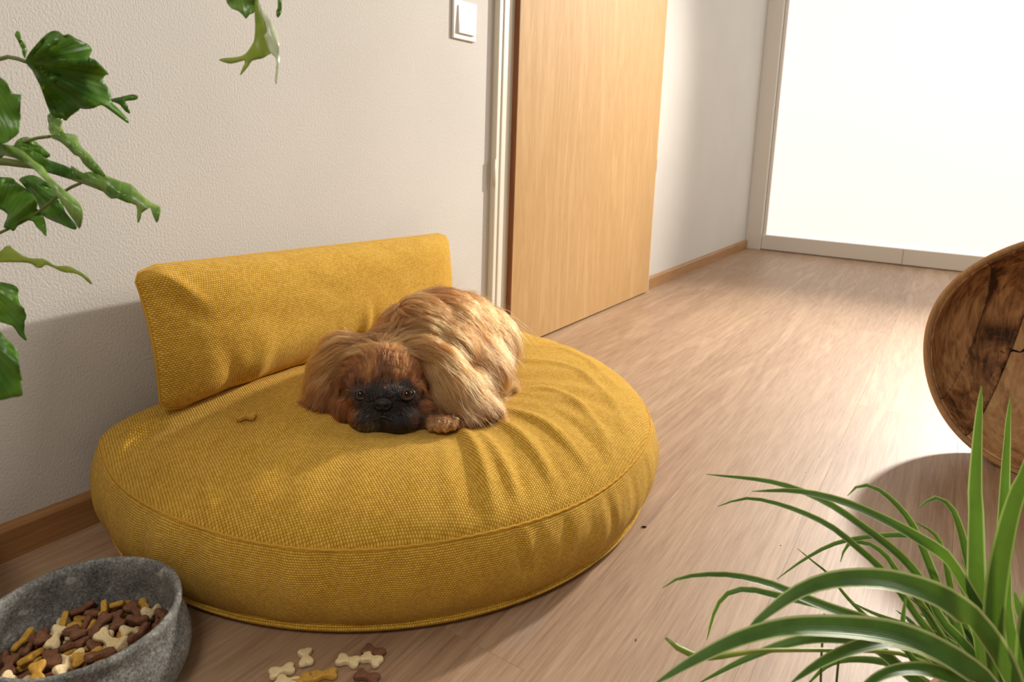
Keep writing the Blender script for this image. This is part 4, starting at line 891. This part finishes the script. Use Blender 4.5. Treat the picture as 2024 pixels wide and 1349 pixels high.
sheet(lp, [(-40, 130), (0, 152), (15, 165), (25, 185), (42, 187), (34, 197), (30, 215), (36, 240), (38, 262), (22, 276), (8, 284), (-20, 280), (-50, 230)], .48, M_leafA, bulge=.015, fan=(-40, 120, 9, .006))
sheet(lp, [(95, 228), (108, 222), (118, 216), (128, 226), (124, 238), (121, 252), (128, 264), (112, 268), (99, 264), (97, 246)], .585, M_leafB, bulge=.01)
sheet(lp, [(97, 268), (115, 264), (140, 266), (152, 270), (154, 279), (160, 292), (172, 302), (186, 318), (200, 334), (210, 349), (198, 346), (180, 336), (165, 322), (158, 310), (148, 306), (135, 292), (120, 280), (108, 275)], .57, M_leafB, bulge=.015, fold=.01)
sheet(lp, [(30, 284), (40, 274), (55, 272), (72, 282), (90, 298), (100, 306), (94, 312), (76, 308), (56, 302), (40, 296)], .585, M_leafA)
sheet(lp, [(40, 290), (70, 300), (100, 318), (130, 328), (150, 338), (170, 350), (160, 356), (130, 350), (95, 340), (60, 330)], .575, M_leafA, bulge=.01)
sheet(lp, [(140, 328), (152, 334), (165, 342), (185, 340), (205, 346), (230, 356), (255, 364), (264, 370), (280, 386), (300, 402), (317, 410), (316, 426), (311, 440), (304, 428), (296, 410), (284, 396), (268, 388), (272, 398), (280, 412), (279, 430), (273, 441), (272, 424), (270, 406), (250, 400), (232, 392), (221, 393), (208, 382), (195, 370), (175, 362), (158, 354), (146, 340)], .57, M_leafB, bulge=.012, rip=.004, fold=.008)
sheet(lp, [(-40, 268), (0, 284), (20, 288), (45, 300), (66, 318), (84, 330), (98, 350), (120, 370), (138, 386), (156, 402), (164, 418), (163, 436), (158, 452), (150, 440), (136, 420), (128, 408), (112, 385), (90, 358), (66, 334), (40, 318), (12, 308), (-40, 300)], .50, M_leafB, bulge=.02, fold=.006)
sheet(lp, [(-30, 352), (0, 350), (25, 353), (32, 360), (50, 372), (66, 386), (74, 400), (72, 412), (82, 420), (90, 440), (92, 468), (82, 458), (73, 450), (66, 438), (52, 436), (40, 440), (28, 457), (20, 452), (8, 450), (12, 438), (16, 424), (0, 414), (-30, 400)], .62, M_leafA, bulge=.01, fan=(-20, 470, 9, .008))
sheet(lp, [(38, 356), (52, 348), (65, 346), (82, 354), (102, 368), (112, 382), (122, 400), (130, 420), (150, 444), (150, 454), (136, 450), (118, 442), (100, 434), (86, 426), (78, 408), (70, 392), (54, 374)], .63, M_leafA, bulge=.01, fan=(40, 345, 9, .007))
sheet(lp, [(-30, 500), (0, 498), (10, 489), (20, 486), (26, 492), (45, 505), (62, 511), (85, 512), (100, 520), (112, 526), (135, 526), (152, 534), (166, 542), (176, 550), (183, 562), (172, 556), (164, 548), (148, 541), (130, 539), (120, 536), (104, 528), (90, 524), (84, 529), (74, 530), (64, 522), (44, 519), (0, 519), (-30, 522)], .56, M_leafY, bulge=.008, rip=.002)
sheet(lp, [(-30, 556), (0, 558), (14, 560), (28, 564), (37, 572), (36, 588), (40, 602), (48, 610), (47, 622), (52, 630), (44, 640), (36, 644), (48, 656), (53, 674), (40, 664), (32, 652), (24, 644), (10, 640), (-30, 620)], .58, M_leafA, bulge=.01, fan=(-60, 540, 11, .007))
sheet(lp, [(-40, 640), (0, 655), (10, 668), (28, 684), (36, 704), (33, 728), (32, 748), (38, 770), (45, 782), (24, 786), (0, 792), (-40, 790)], .44, M_leafA, bulge=.015, fan=(-60, 640, 9, .006))
pz = 0.0; pc = (float(LPB[0]), float(LPB[1]))
zb0 = float(at(-330, 560, .62)[2]); q0 = at(-330, 560, .62)
pot2 = np.array([q0[0]-.03, q0[1], 0]); pot2[0] = max(pot2[0], .10)
tube('stem', spline([(pot2[0], pot2[1], .10), (pot2[0], pot2[1], .2), tuple(q0)], 10), .0065, M_stem, lp, n=8)
V = []; Fc = []
for r, z in ((0, .0003), (.055, .0003), (.06, .004), (.074, .12), (.079, .12), (.080, .14), (.072, .14), (.070, .12), (0, .115)):
    for k in range(n): V.append((pot2[0]+r*math.cos(2*math.pi*k/n), pot2[1]+r*math.sin(2*math.pi*k/n), z))
for i in range(8):
    for k in range(n): Fc.append((i*n+k, i*n+(k+1) % n, (i+1)*n+(k+1) % n, (i+1)*n+k))
mesh('pot', V, Fc, M_terra, lp)

# ------------------------------------------------------------------ hanging plant, top
hp0 = at(505, -60, .55)
hp = empty('hanging_plant', tuple(float(a) for a in hp0), 'drooping green and white leaf tips hanging in from the top edge', 'plant')
tube('vine', spline([at(505, 10, .55), at(503, -80, .55), at(500, -300, .55), at(495, -560, .56)], 14), .0022, M_stem, hp, n=8)
tube('vine', spline([at(551, 0, .57), at(545, -60, .57), at(505, -160, .55)], 10), .0012, M_stem, hp, n=8)
sheet(hp, [(440, -40), (447, 0), (450, 8), (457, 16), (470, 21), (480, 30), (486, 37), (493, 28), (505, 22), (512, 0), (505, -40), (470, -60)], .55, M_leafB, bulge=.012)
sheet(hp, [(505, 0), (516, 10), (520, 30), (528, 58), (532, 80), (537, 103), (528, 110), (518, 116), (499, 120), (492, 130), (484, 140), (475, 149), (480, 134), (486, 120), (478, 121), (458, 126), (445, 124), (433, 119), (446, 115), (462, 114), (478, 111), (488, 104), (498, 90), (503, 78), (505, 50), (504, 25)], .545, M_leafY, bulge=.008, rip=.002)
M_wl = m_leaf('cream_leaf_underside', (.55, .62, .38), (.80, .83, .66), None, .22)
sheet(hp, [(508, -10), (516, 12), (530, 34), (538, 46), (545, 62), (551, 84), (552, 108), (551, 130), (549, 150), (547, 166), (544, 162), (546, 140), (545, 116), (540, 110), (532, 100), (527, 84), (523, 70), (528, 64), (524, 44), (516, 26)], .535, M_wl, bulge=.006, rip=.002)
sheet(hp, [(552, -30), (556, 0), (557, 16), (554, 30), (548, 35), (547, 22), (550, 8), (549, -30)], .57, M_leafA, bulge=.004)
